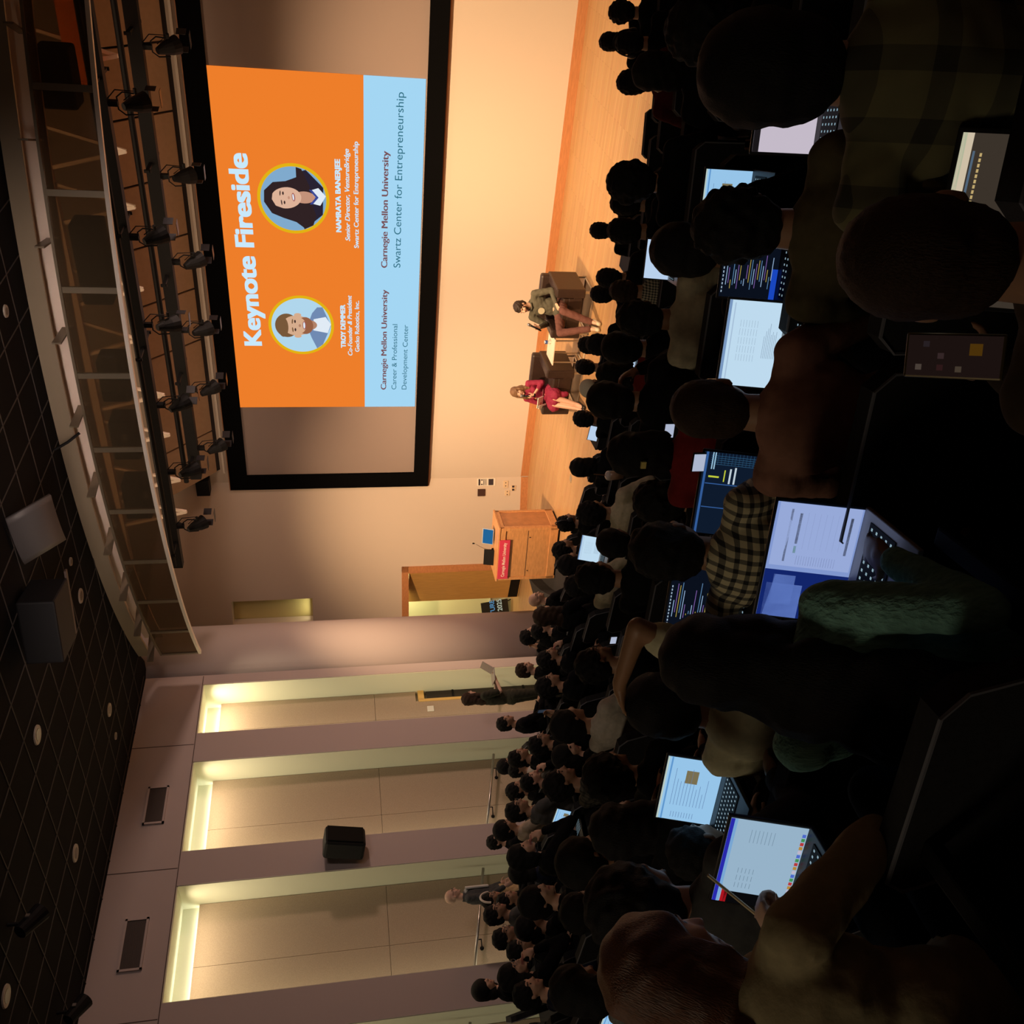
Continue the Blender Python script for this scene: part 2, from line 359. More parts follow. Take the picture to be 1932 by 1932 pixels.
b = MB(); arcband(b, ARR-.34, ARR-.30, 7.12, 7.42, -TM, TM); b.build('pale_cornice', mat('pale_cornice_paint', (.92, .78, .68), .7), label='pale curved cornice strip seen above the tinted glass band', cat='cornice')
# ================================================================ OVERHEAD EQUIPMENT
# tilted panel band above the screen
groove = mat('groove_black', (.03, .02, .018), .9)
pnl = mat('upper_panel', (.36, .25, .17), .8, noise_s=12, noise_a=.08)
x = -11.07; xs = []
while x < 2: xs.append(x); x += .995
for i, x0 in enumerate(xs[:-1]):
    if x0 > -1.2: break
    x1 = xs[i+1]-.035; A = [(x0, 15.93, 6.52), (x1, 15.93, 6.52), (x1, 15.1, 7.32), (x0, 15.1, 7.32)]
    b = MB(); b.add(A+[(q[0], q[1]+.03, q[2]+.03) for q in A], [(0, 1, 2, 3), (7, 6, 5, 4), (0, 4, 5, 1), (1, 5, 6, 2), (2, 6, 7, 3), (3, 7, 4, 0)])
    b.build('reflector_panel', pnl, label='brown sloping reflector panel in the row above the projection screen', cat='ceiling panel', group='reflector panels above the screen')
b = MB(); b.add([(-11.07, 16.08, 6.36), (2, 16.08, 6.36), (2, 15.24, 7.42), (-11.07, 15.24, 7.42)], [(0, 1, 2, 3)]); b.build('trim_3', groove, **ST)
b = MB(); b.box2((-11.1, 15.9, 6.36), (2, 15.96, 6.40)); b.build('trim_4', metal_w, **ST)
# truss pipes with profile lamps
def yoke_lamp(): 
    r = empty('stage_light')
    b = MB(); b.tube([(0, 0, -.16), (0, .01, -.26), (0, .03, -.34)], [.055, .085, .10], 14); b.tube([(0, -.005, -.16), (0, -.02, -.10)], [.055, .035], 12)
    b.v = [tuple(Matrix.Rotation(math.radians(28), 4, 'X') @ (Vector(v)+Vector((0, 0, .24)))+Vector((0, 0, -.24))) for v in b.v]; b.build('lamp_body', black_m, r, smooth=False)
    b = MB(); b.tube([(-.10, 0, -.24), (-.11, 0, -.12), (-.06, 0, -.06), (.06, 0, -.06), (.11, 0, -.12), (.10, 0, -.24)], .008, 6); b.tube([(.10, 0, -.24), (.15, 0, -.24)], .018, 8); b.build('yoke', black_m, r)
    b = MB(); b.box((0, 0, -.02), (.05, .06, .09)); b.build('clamp', black_m, r)
    b = MB()
    for sx in (-1, 1): b.box((sx*.10, .16, -.36), (.005, .12, .10))
    b.box((0, .19, -.44), (.16, .10, .005)); b.build('barn_door', mat('lamp_flap', (.02, .02, .025), .4, .3), r)
    b = MB(); b.tube([(.03, 0, -.12), (.10, .06, -.22), (.12, .02, -.05), (.04, -.02, .03)], .006, 5); b.build('cable', black_m, r)
    return r
proto = yoke_lamp(); used = [0]
def lampat(x, y, z, label):
    o = proto if not used[0] else copy_tree(proto); used[0] += 1
    o.location = (x, y, z-.05); o.rotation_euler = (0, 0, random.uniform(-.35, .35)); o.scale = (1.25,)*3
    tag(o, label, 'stage light', 'stage lights on the pipes')
def atY(x, y, Y):
    U = 1932-y; r_ = R @ Vector(((U-966)/1720, (x-966)/1720, 1)); return CAM+r_*(Y/r_.y)
# first beam (nearer the audience)
b = MB(); b.box2((-10.62, 12.42, 6.74), (2, 12.58, 6.92)); o = b.build('lighting_beam', black_m, label='long black lighting beam nearest the audience, under the glass band', cat='beam')
b = MB(); b.box2((-9.84, 13.92, 6.50), (2, 14.08, 6.68)); o = b.build('lighting_beam', black_m, label='long black lighting beam nearer the screen', cat='beam')
b = MB(); b.tube([(-10.05, 14.15, 6.80), (2, 14.15, 6.83)], .045, 10); o = b.build('pipe', black_m, label='thin black pipe running beside the lighting beam nearer the screen', cat='pipe')
b = MB(); b.tube([(-10.3, 12.1, 6.80), (2, 12.1, 6.83)], .035, 10); o = b.build('pipe', black_m, label='thin black pipe along the lighting beam nearest the audience', cat='pipe')
PA = [(-4.05, 'second'), (-5.45, ''), (-6.6, ''), (-7.8, ''), (-8.85, ''), (-9.95, '')]
la = ['stage light on the nearer beam close to the top edge of the photo', 'stage light on the nearer beam above the right part of the slide', 'stage light on the nearer beam above the title on the slide',
      'stage light on the nearer beam above the left edge of the slide', 'stage light on the nearer beam above the blank left part of the screen', 'last stage light at the free end of the nearer beam']
for (px, py), l in zip([(212, 194), (252, 447), (280, 613), (305, 764), (326, 890), (341, 992)], la):
    P = atY(px, py, 12.5); lampat(P.x, 12.5, 6.76, l)
lb = ['stage light on the farther beam, first from the top edge of the photo', 'stage light on the farther beam above the word Fireside', 'stage light on the farther beam above the middle of the title',
      'stage light on the farther beam above the word Keynote', 'stage light on the farther beam above the left edge of the slide', 'last stage light before the end of the farther beam']
for (px, py), l in zip([(277, 87), (308, 332), (330, 494), (347, 623), (362, 735), (374, 845)], lb):
    P = atY(px, py, 14.0); lampat(P.x, 14.0, 6.52, l)
# short cross bars clamped to beams
for i, (px, py, Y, z) in enumerate([(240, 50, 14, 6.6), (195, 145, 12.5, 6.8), (275, 305, 14, 6.6), (228, 423, 12.5, 6.8), (300, 517, 14, 6.6), (265, 652, 12.5, 6.8), (335, 700, 14, 6.6), (370, 858, 14, 6.6), (325, 1018, 12.5, 6.8)]):
    P = atY(px, py, Y); b = MB(); b.box((P.x, Y, z), (.035, .9, .05)); b.box((P.x, Y-.42, z), (.04, .03, .09)); b.box((P.x, Y+.42, z), (.04, .03, .09))
    b.build('hanging_bracket', black_m, label='short black slotted bracket bar crossing a lighting beam', cat='bracket', group='slotted bracket bars on the beams')
# catwalk behind the glass: pale beams, dark loudspeakers, diagonal struts
for y, z, hh in ((11.6, 7.55, .22), (13.2, 7.75, .25)):
    b = MB(); b.box2((-11.4, y, z), (2, y+.14, z+hh)); b.build('catwalk_beam', mat('catwalk_paint', (.50, .40, .33), .7), label='pale steel catwalk beam seen through the tinted glass, '+('nearer' if y < 12 else 'farther')+' one', cat='beam')
for i, (px, py) in enumerate([(110, 460), (140, 520), (160, 708), (200, 820), (210, 935), (60, 140)]):
    P = atY(px, py, 11.5); b = MB(); b.box((P.x, 11.5, 7.0), (.62, .38, .36), .0); 
    o = b.build('catwalk_speaker', mat('dark_speaker', (.02, .016, .015), .8, spec=.1), bevel=.03, label='dark loudspeaker box behind the tinted glass band', cat='loudspeaker', group='dark loudspeakers behind the glass band')
for i, (px, py) in enumerate([(222, 105), (238, 285), (255, 390), (270, 545), (262, 640), (310, 745), (320, 820), (340, 905), (352, 965)]):
    P = atY(px, py, 13.27); b = MB(); z = P.z; b.tube([(P.x-.28, 13.27, 7.85), (P.x, 13.27, z), ], .035, 4); b.tube([(P.x, 13.27, z), (P.x+.30, 13.27, 7.85)], .028, 4)
    b.build('strut', mat('pale_strut', (.66, .55, .46), .6), label='pale V-shaped hanger strut above the lighting beams', cat='strut', group='pale hanger struts')
b = MB(); b.box2((-3.1, 12.9, 6.98), (-.6, 13.3, 7.25)); b.box2((-3.15, 12.88, 6.95), (-3.05, 13.32, 7.28)); b.build('orange_duct', mat('orange_duct', (.75, .16, .03), .4, emit=(.9, .2, .04), es=.12), label='orange lit box above the beams at the top edge of the photo', cat='duct')  # low emission in the material makes the box look lit
b = MB(); b.box((-11.32, 15.80, 6.80), (.36, .25, .26)); b.build('wall_speaker', black_m, bevel=.01, label='small black box speaker beside the end of the reflector panels', cat='loudspeaker')
# round recessed lights and speakers in the black ceiling
for i, (x, y, r_) in enumerate([(-8.62, 7.3, .10), (-10.87, 7.25, .10), (-9.76, 4.96, .10), (-8.67, 9.65, .09), (-10.91, 9.62, .09), (-11.48, 9.6, .05), (-4.58, 9.61, .06), (-8.04, 9.61, .05)]):
    o = empty('recessed_light', (x, y, HC)); b = MB(); b.tube([(0, 0, 0), (0, 0, -.015)], [r_*1.15, r_*1.1], 20); b.build('trim_ring', mat('ring_white', (.42, .37, .32), .5), o)
    b = MB(); b.tube([(0, 0, -.012), (0, 0, -.018)], r_*.7, 16); b.build('lens', mat('lens_dark', (.13, .11, .09), .3), o)
    tag(o, 'small round recessed light fitting in the black tiled ceiling', 'ceiling light', 'round fittings in the black ceiling')
o = empty('ceiling_projector', (-7.35, 7.8, HC-.25), .25, 'black box housing hanging under the black ceiling', 'projector')
b = MB(); b.box((0, 0, 0), (.75, .55, .38)); b.build('housing', black_m, o, bevel=.02); b = MB(); b.tube([(0, 0, .19), (0, 0, .26)], .05, 8); b.build('mount', black_m, o); b = MB(); b.box((0.05, .31, -.17), (.8, .06, .02)); b.build('ledge', mat('dark_lip', (.06, .04, .035), .5), o)
o = empty('ceiling_screen_pod', (-6.5, 8.25, HC-.2), -.15, 'dark grey curved loudspeaker hood tilted under the ceiling, beside the black housing', 'loudspeaker')
b = MB(); vs = []
for i in range(9):
    t = -.6+1.2*i/8; vs += [(math.sin(t)*.62, .35-.25*math.cos(t)*.6, -.20), (math.sin(t)*.62, .0-.25*math.cos(t)*.6, .16)]
b.add(vs, [(2*i, 2*i+2, 2*i+3, 2*i+1) for i in range(8)]); pp = b.build('hood', mat('hood_grey', (.10, .09, .09), .45), o, smooth=True); s_ = pp.modifiers.new('s', 'SOLIDIFY'); s_.thickness = .04
b = MB(); b.tube([(0, .1, .1), (0, .1, .2)], .03, 8); b.build('mount', black_m, o)
for (x, y, l) in ((-9.3, 5.45, 'black ceiling spotlight near the bottom left of the photo'), (-11.55, 5.6, 'black ceiling spotlight beside the header wall near the bottom edge')):
    o = empty('ceiling_spotlight', (x, y, HC), .3, l, 'spotlight'); b = MB(); b.tube([(0, 0, 0), (0, 0, -.12)], .02, 8); b.build('stem', black_m, o)
    b = MB(); b.tube([(0, -.12, -.15), (0, .14, -.28)], [.07, .10], 14); b.build('lamp_head', black_m, o); b = MB(); b.box((.09, 0, -.2), (.02, .04, .04)); b.build('knob', steel, o)
b = MB(); P = atY(120, 830, 10.2); b.tube([(P.x-.02, 10.0, 7.5), (P.x+.03, 10.1, 7.35), (P.x+.1, 10.2, 7.22)], .018, 8); b.build('cable', black_m, label='short black cable looping from the ceiling edge to the glass band', cat='cable')
# ================================================================ SIDE WALL FITTINGS
gr = mat('grille_dark', (.05, .035, .03), .6)
for i, (y0, y1) in enumerate(((8.72, 9.36), (6.5, 7.2))):
    o = empty('air_vent', (-12.5, (y0+y1)/2, 6.98), 0, 'dark air grille on the header wall, '+('nearer the stage' if i == 0 else 'nearer the bottom edge'), 'air vent')
    hw = (y1-y0)/2; b = MB(); b.box((.01, 0, 0), (.012, 2*hw, .28)); b.build('backing', gr, o)
    b = MB()
    for q in (-1, 1): b.box((.015, q*hw, 0), (.03, .03, .31)); b.box((.015, 0, q*.14), (.03, 2*hw+.03, .03))
    b.build('frame', side_paint, o)
    b = MB()
    for k in range(11): b.box((.018, 0, -.12+k*.024), (.006, 2*hw-.02, .008))
    b.build('slat', gr, o)
# loudspeaker on the pier
o = empty('wall_loudspeaker', (-12.5, 7.93, 4.16), 0, 'black loudspeaker bracketed on the pier of the side wall', 'loudspeaker')
b = MB(); M_ = Matrix.Rotation(math.radians(20), 3, 'Z') @ Matrix.Rotation(math.radians(10), 3, 'Y'); b.box((.26, 0, 0), (.30, .40, .60), M=M_); b.build('cabinet', black_m, o, bevel=.045)
b = MB(); b.box((.412, .05, -.025), (.012, .34, .53), M=M_); b.build('grille', mat('speaker_grille', (.006, .006, .006), .8, spec=.1), o, bevel=.004)
b = MB(); b.box((.05, 0, .12), (.12, .05, .06)); b.tube([(0.01, 0, .16), (.06, 0, .24)], .03, 8); b.build('bracket', black_m, o)
# handrails in niches
for i, (y0, y1, z0, z1, l) in enumerate([(8.26, 9.70, 1.93, 1.60, 'slim steel handrail in the niche just past the black wall loudspeaker'), (6.08, 7.6, 2.42, 2.08, 'slim steel handrail in the niche where the bald man stands'), (10.9, 11.4, 1.42, 1.30, 'short handrail end beside the standing woman'), (3.95, 5.4, 2.9, 2.57, 'handrail at the bottom edge of the photo')]):
    o = empty('handrail', (-12.75, y0, z0), 0, l, 'handrail')
    b = MB(); b.tube([(0, 0, 0), (0, y1-y0, z1-z0)], .022, 12); b.build('rail', steel, o, smooth=True)
    for t in (.28, .8):
        y = (y1-y0)*t; z = (z1-z0)*t; b = MB(); b.tube([(0, y, z-.01), (0, y, z-.06), (-.25, y, z-.09)], .009, 8); b.tube([(-.27, y, z-.09), (-.255, y, z-.09)], .03, 10); b.build('bracket', black_m, o)
# switch plate & glass door in the third niche
b = MB(); P = atY(829, 1330, 11.0); b.box((-13.01, 11.02, 2.55), (.015, .12, .12)); b.build('wall_switch', mat('plate_white', (.85, .83, .72), .5), bevel=.003, label='small white square plate on the lit panel beside the glass door', cat='switch')
d2 = empty('door_2', (-13.1, 11.4, .2)); d2['kind'] = 'structure'
yf = mat('yellow_oak', (.80, .52, .16), .45)
b = MB(); b.box((.06, -.17, 1.25), (.08, .05, 2.6)); b.box((.06, -.04, 2.50), (.08, .22, .11)); b.build('door_frame', yf, d2)
b = MB(); b.box((.05, -.04, 1.2), (.02, .22, 2.4)); lf2 = b.build('glass_leaf', mat('dark_glass', (.03, .022, .018), .12), d2)
b = MB(); 
for z in (.25, .55, 1.0, 1.9): b.box((.065, -.04, z), (.02, .2, .035))
b.build('rail', black_m, lf2)

# ================================================================ PROJECTION SCREEN
scr = empty('projection_screen', (-6.5, 16, 2.2), label='wide projection screen in a black frame showing an orange slide', cat='screen')
def S(x, z): return (x+6.5, z-2.2)
b = MB()
for (x0, x1, z0, z1) in [(-11.53, -11.19, 2.2, 6.29), (-1.81, -1.47, 2.2, 6.29), (-11.19, -1.81, 2.2, 2.51), (-11.19, -1.81, 5.94, 6.29)]:
    b.box2((x0+6.5, -.10, z0-2.2), (x1+6.5, 0, z1-2.2))
b.build('frame', mat('screen_velvet', (.0025, .0025, .003), .95, spec=.05), scr)
b = MB(); b.box2((-4.69, -.04, .31), (4.69, -.01, 3.74)); b.build('screen_cloth', mat('screen_cloth', (.30, .23, .21), .9), scr)
b = MB(); b.box2((-5.08, -.06, 4.09), (5.05, 0, 4.11)); b.box2((-5.05, -.06, -.02), (5.05, 0, 0)); b.build('edge_trim', wood_trim, scr)
sx0, sx1, sz0, sz1 = -9.57+6.5, -3.43+6.5, 2.535-2.2, 5.965-2.2
W_ = sx1-sx0; H_ = sz1-sz0; zb = sz0+H_*.292
y1_ = -.045
OR = emis('slide_orange', srgb(238, 126, 42), 1.0)
LB = emis('slide_pale_blue', srgb(164, 214, 243), 1.0)
b = MB(); b.box2((sx0, y1_-.002, zb), (sx1, y1_, sz1)); sl = b.build('slide_orange_field', OR, scr)
b = MB(); b.box2((sx0, y1_-.002, sz0), (sx1, y1_, zb)); sl2 = b.build('slide_pale_band', LB, scr)
TW = emis('slide_text_white', srgb(200, 232, 250), 1.0); TG = emis('slide_text_teal', srgb(48, 110, 130), 1.0); TR_ = emis('slide_text_maroon', srgb(120, 78, 84), 1.0)
TS = emis('slide_text_shadow', srgb(165, 100, 60), 1.0)
def embolden(o, dx, dz):
    me = o.data; n = len(me.vertices); vs = [v.co.copy() for v in me.vertices]; fs = [tuple(p.vertices) for p in me.polygons]; V2 = []; F2 = []
    sh = [(a*dx, c*dz) for a in (-1, -.5, 0, .5, 1) for c in ((-1, 0, 1) if dz else (0,))]
    for k_, (a, c) in enumerate(sh): V2 += [(v.x+a, v.y, v.z+c) for v in vs]; F2 += [tuple(i+k_*n for i in f) for f in fs]
    m2 = bpy.data.meshes.new(me.name); m2.from_pydata(V2, [], F2); m2.materials.append(me.materials[0]); o.data = m2; return o
def stext(s, u, v, h, m, off=0, shear=0, sx=1.0, width=None, al='LEFT', y=-.052, bold=None):
    # u along slide (0..1), v up (0..1), h = cap height in m
    o = text('slide_text', s, (0, 0, 0), h/.7, m, scr, shear=shear, rx=PI/2)
    xs_ = [q.co.x for q in o.data.vertices]; w0 = max(xs_)-min(xs_); k = (width/w0) if width else 1
    ox = {'LEFT': -min(xs_), 'CENTER': -(max(xs_)+min(xs_))/2}[al]
    o.data.transform(Matrix.Translation((sx0+u*W_, y, sz0+v*H_)) @ Matrix.Diagonal((k, 1, 1, 1)) @ Matrix.Translation((ox, 0, 0)))
    if bold: embolden(o, *bold)
    return o
# ---- portraits on the slide (plain generic faces)
def disc(cx, cz, rx, rz, y, n=40, rot=0):
    b_ = MB(); c, s = math.cos(rot), math.sin(rot)
    b_.add([(cx+rx*math.cos(2*PI*i/n)*c-rz*math.sin(2*PI*i/n)*s, y, cz+rx*math.cos(2*PI*i/n)*s+rz*math.sin(2*PI*i/n)*c) for i in range(n)], [tuple(range(n))]); return b_
def clipd(pts, cx, cz, r):
    o = []
    for x, z in pts:
        d = math.hypot(x-cx, z-cz); k = min(1, r/d) if d > 0 else 1; o.append((cx+(x-cx)*k, cz+(z-cz)*k))
    return o
def slide_portrait(u, v, r, who):
    cx, cz = sx0+u*W_, sz0+v*H_
    disc(cx, cz, r, r, -.050, 64).build('portrait_ring', emis('ring_yellow', srgb(226, 178, 20)), scr)
    ri = r*.91; bg = emis('portrait_bg', srgb(176, 214, 236)) if who == 'm' else emis('portrait_bg_blue', srgb(128, 170, 205))
    g_ = disc(cx, cz, ri, ri, -.052, 64).build('portrait', bg, scr)
    def el(x, z, a, h, m, y, rot=0): 
        bb = disc(cx+x*r, cz+z*r, a*r, h*r, y, 32, rot); bb.v = [(p[0], p[1], p[2]) if math.hypot(p[0]-cx, p[2]-cz) < ri else (*[(lambda k: (cx+(p[0]-cx)*k))(ri/math.hypot(p[0]-cx, p[2]-cz))], p[1], cz+(p[2]-cz)*ri/math.hypot(p[0]-cx, p[2]-cz)) for p in bb.v]
        return bb
    def pg(pts, m, y, nm):
        bb = MB(); q = clipd([(cx+a*r, cz+c*r) for a, c in pts], cx, cz, ri); bb.add([(x, y, z) for x, z in q], [tuple(range(len(q)))]); bb.build(nm, m, g_)
    skin_ = emis('portrait_skin', srgb(214, 172, 140)) if who == 'm' else emis('portrait_skin_b', srgb(222, 178, 152))
    hair_ = emis('portrait_hair', srgb(120, 88, 58)) if who == 'm' else emis('portrait_hair_b', srgb(48, 34, 36))
    dk = emis('portrait_dark', srgb(60, 42, 40)); wh = emis('portrait_white', srgb(225, 235, 245)); lip = emis('portrait_lip', srgb(160, 88, 84))
    if who == 'm':
        pg([(-.95, -.55), (-.70, -.42), (-.42, -.30), (-.18, -.22), (0, -.5), (.2, -.26), (.42, -.34), (.62, -.5), (.75, -.8), (0, -1), (-.8, -.8)], emis('portrait_shirt', srgb(112, 138, 178)), -.0535, 'jacket')
        pg([(-.16, -.36), (.22, -.38), (.30, -.75), (.05, -.98), (-.25, -.8)], wh, -.0545, 'tshirt')
        el(.02, -.22, .17, .26, 0, -.055).build('neck', emis('portrait_neck', srgb(178, 130, 104)), g_)
        el(.0, .44, .40, .36, 0, -.0555).build('hair', hair_, g_)
        el(-.36, .12, .06, .11, 0, -.0556).build('ear', skin_, g_); el(.36, .10, .06, .11, 0, -.0556).build('ear', skin_, g_)
        el(.0, .14, .34, .44, 0, -.056).build('face', skin_, g_)
        el(.0, -.12, .29, .24, 0, -.0565).build('beard', emis('portrait_beard', srgb(150, 96, 68)), g_)
        el(.0, .06, .27, .20, 0, -.057).build('cheeks', skin_, g_)
        el(-.05, .56, .34, .16, 0, -.0575).build('fringe', hair_, g_)
        el(0.01, -.09, .14, .055, 0, -.058).build('lips', lip, g_); el(0.01, -.085, .11, .03, 0, -.0585).build('teeth', wh, g_)
        for s_ in (-1, 1): el(s_*.14, .19, .055, .026, 0, -.058).build('eye', dk, g_); el(s_*.14, .27, .085, .02, 0, -.058, -s_*.1).build('brow', hair_, g_)
        el(.0, .05, .05, .035, 0, -.0582).build('nose', emis('portrait_neck', ()), g_)
    else:
        pg([(-.95, -.3), (-.7, -.2), (-.2, -.38), (.35, -.38), (.75, -.1), (.9, -.4), (.4, -.95), (-.5, -.95)], emis('portrait_jacket_b', srgb(40, 34, 50)), -.0535, 'jacket')
        pg([(-.55, .30), (-.42, .62), (-.1, .82), (.22, .80), (.46, .55), (.50, .2), (.62, -.1), (.9, -.1), (.85, -.25), (.4, -.45), (-.1, -.5), (-.45, -.62), (-.82, -.58), (-.85, -.3), (-.66, -.05)], hair_, -.054, 'hair')
        el(.06, -.30, .17, .30, 0, -.055).build('neck', emis('portrait_neck_b', srgb(196, 146, 122)), g_)
        pg([(-.10, -.48), (.06, -.62), (.26, -.46), (.34, -.7), (.12, -.96), (-.16, -.74)], wh, -.0555, 'shirt')
        pg([(-.13, -.45), (.07, -.62), (.28, -.44), (.28, -.52), (.07, -.70), (-.13, -.53)], emis('collar_blue', srgb(58, 72, 150)), -.0556, 'collar')
        el(.03, .20, .30, .42, 0, -.056, .12).build('face', skin_, g_)
        pg([(-.40, .42), (-.2, .72), (.1, .80), (.34, .64), (.38, .42), (.24, .56), (-.02, .60), (-.2, .5), (-.3, .2)], hair_, -.0565, 'fringe')
        el(.06, .0, .12, .045, 0, -.058, .1).build('lips', lip, g_); el(.06, .005, .09, .022, 0, -.0585, .1).build('teeth', wh, g_)
        for s_ in (-1, 1): el(.03+s_*.13, .27+s_*.015, .05, .024, 0, -.058).build('eye', dk, g_); el(.03+s_*.13, .35+s_*.015, .075, .016, 0, -.058, -s_*.1).build('brow', dk, g_)
        el(.04, .13, .045, .03, 0, -.0582).build('nose', emis('portrait_neck_b', ()), g_)
slide_portrait(.287, .630, .595, 'm'); slide_portrait(.670, .638, .60, 'f')
stext('Keynote Fireside', .221, .848, .305, TW, width=.564*W_, bold=(.020, .010))
for (s_, u0, u1, v, h, off, sh) in [('TROY DEMMER', .214, .356, .396, .085, 1, 0), ('Co-Founder & President', .187, .387, .360, .082, .002, .25), ('Gecko Robotics, Inc.', .200, .370, .321, .08, .002, 0),
        ('NAMRATA BANERJEE', .581, .783, .408, .085, 1, 0), ('Senior Director, VentureBridge', .555, .812, .364, .080, .002, .25), ('Swartz Center for Entrepreneurship', .535, .832, .320, .08, .002, 0)]:
    stext(s_, u0, v, h, TW, 0, sh, width=(u1-u0)*W_, bold=(.007, .004) if off == 1 else (.0035, .001))
def double(s_, u0, v, h, m, w_): stext(s_, u0, v, h, m, -.0008, 0, width=w_)
stext('Carnegie Mellon University', .065, .170, .105, TR_, width=.342*W_, bold=(.0055, 0)); stext('Carnegie Mellon University', .477, .172, .11, TR_, width=.334*W_, bold=(.0055, 0))
double('Career & Professional', .065, .112, .095, TG, .230*W_); double('Development Center', .065, .053, .095, TG, .228*W_)
double('Swartz Center for Entrepreneurship', .478, .103, .125, TG, .486*W_)
# light the slide throws back into the hall comes from its own glow
# ================================================================ WALL PLATES
WR = math.radians(20.3); q_ = wp(.335, -.015, 1.03); b = MB(); b.box(q_, (.16, .03, .16), WR); b.build('wall_box', mat('dark_brown_plate', (.05, .02, .015), .5), bevel=.004, label='dark square plate on the stage wall beside the printed notice', cat='wall plate')
o = empty('wall_notice', wp(.10, -.006, .92), WR, 'printed black and white notice on the stage wall above the sockets', 'notice')
b = MB(); b.box((0, 0, 0), (.17, .01, .40)); b.build('sheet', mat('paper_white', (.75, .70, .62), .7), o)
b = MB()
for z, h in ((.155, .04), (.06, .012), (.03, .012), (-.0, .008), (-.10, .11)): b.box((0, -.007, z), (.14, .004, h))
for x in (-.05, .05): b.box((x, -.007, .10), (.03, .004, .03))
b.build('print', mat('ink', (.03, .02, .03), .7), o)
for i, (x, z, l) in enumerate([(.16, .49, 'pale double socket plate on the stage wall, upper one'), (.36, .45, 'pale socket plate left of the double socket on the stage wall'), (.25, .32, 'dark slotted socket pair low on the stage wall')]):
    o = empty('wall_socket', wp(x, -.007, z), WR, l, 'socket'); b = MB(); b.box((0, 0, 0), (.16 if i == 0 else .12, .012, .11)); b.build('plate', mat('plate_beige', (.68, .52, .36), .5), o, bevel=.003)
    b = MB()
    for q in (-1, 1): b.box((q*.035, -.008, 0), (.02 if i < 2 else .045, .006, .02 if i < 2 else .05)); 
    b.build('slot', mat('ink', ()), o)
b = MB(); b.box((-9.25, 12.9, .002), (.12, .12, .006)); b.build('floor_socket', steel, label='small square floor socket in the wooden stage', cat='socket')
# corridor sign on a slant easel
sg = empty('sign_board', wp(3.66, 1.15, .10), 0, 'black sign board in the corridor reading venture day 2025', 'sign')
sgx = Matrix((WD*-1, -WN*1.0, Vector((0, 0, 1)))).transposed()
T2 = Matrix.Rotation(math.radians(-8), 3, 'Y')
Mx = sgx @ T2
bb = MB(); bb.box((0, 0, .33), (.60, .03, .66), M=Matrix.Identity(3)); bb.v = [tuple(Mx @ Vector(v)) for v in bb.v]; bb.build('board', mat('sign_black', (.012, .011, .010), .5), sg)
for s_, z, m_ in (('VENTURE', .34, emis('sign_blue', srgb(110, 170, 215), .55)), ('DAY 2025', .16, emis('sign_cream', srgb(220, 225, 200), .55))):
    t = text('lettering', s_, (0, 0, 0), .16, m_, sg, align='CENTER', off=.003); t.data.transform(Mx.to_4x4() @ Matrix.Translation((0.0, -.022, z)))
b = MB()
for q in (-1, 1): b.tube([Mx @ Vector((q*.22, .05, 0)), Mx @ Vector((q*.24, .08, -.09))], .012, 6)
b.build('easel_leg', black_m, sg)
# ================================================================ LECTERN
lt = empty('lectern', (-11.07, 13.28, 0), math.radians(8), 'wide maple lectern with a red name plate on the left of the stage', 'lectern')
W2, D2 = .57, .33
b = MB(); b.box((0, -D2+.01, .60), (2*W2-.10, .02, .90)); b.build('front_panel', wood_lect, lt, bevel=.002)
b = MB(); b.box((0, -D2-.002, .62), (2*W2-.12, .006, .006)); b.box((0, -D2-.003, .62), (.006, .006, .0)); b.build('seam', groove, lt)
b = MB()
for s_ in (-1, 1): b.box((s_*(W2-.025), -D2, .60), (.06, .035, 1.14))
b.box((0, -D2, .12), (2*W2, .035, .15)); b.box((0, -D2, 1.10), (2*W2, .04, .10)); b.build('front_frame', wood_lect, lt, bevel=.003)
for s_ in (-1, 1):
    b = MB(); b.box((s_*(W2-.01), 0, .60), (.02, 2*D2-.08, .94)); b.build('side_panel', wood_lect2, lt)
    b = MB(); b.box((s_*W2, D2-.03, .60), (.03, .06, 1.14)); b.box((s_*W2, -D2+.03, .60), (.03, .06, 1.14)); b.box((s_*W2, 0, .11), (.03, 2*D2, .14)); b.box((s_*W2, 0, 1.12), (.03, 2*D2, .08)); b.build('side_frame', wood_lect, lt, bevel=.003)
b = MB(); b.box((0, 0, 1.17), (2*W2+.04, 2*D2+.06, .035)); b.build('top', wood_lect, lt, bevel=.006)
b = MB(); b.box((0, 0, .02), (2*W2-.04, 2*D2-.04, .04)); b.build('plinth', black_m, lt)
b = MB()
for x in (-.38, .36): b.tube([(x, -D2-.002, .58), (x, -D2-.012, .58)], .010, 8)
b.build('lock', black_m, lt)
np_ = empty('name_plate', (-.10, -D2-.03, 1.06), 0); np_.parent = lt
b = MB(); b.box((0, 0, 0), (.86, .02, .20)); b.build('plate', mat('plate_red', (.62, .045, .10), .4), np_); text('lettering', 'Carnegie Mellon University', (0, -.012, -.03), .088, mat('letter_pink', (.9, .72, .66), .5), np_, align='CENTER', off=.0012, sx=.78)
lw = lt.matrix_basis.copy()
LM = Matrix.Translation(lt.location) @ Matrix.Rotation(math.radians(8), 4, 'Z')
o = empty('monitor', LM @ Vector((.20, .02, 1.19)), math.radians(8), 'small monitor with a blue screen standing on the lectern', 'monitor')
b = MB(); b.box((0, 0, .13), (.34, .02, .22), M=Matrix.Rotation(math.radians(-20), 3, 'X')); b.box((0, .06, .01), (.2, .14, .015)); b.build('case', mat('monitor_bezel', (.35, .38, .42), .4), o, bevel=.005)
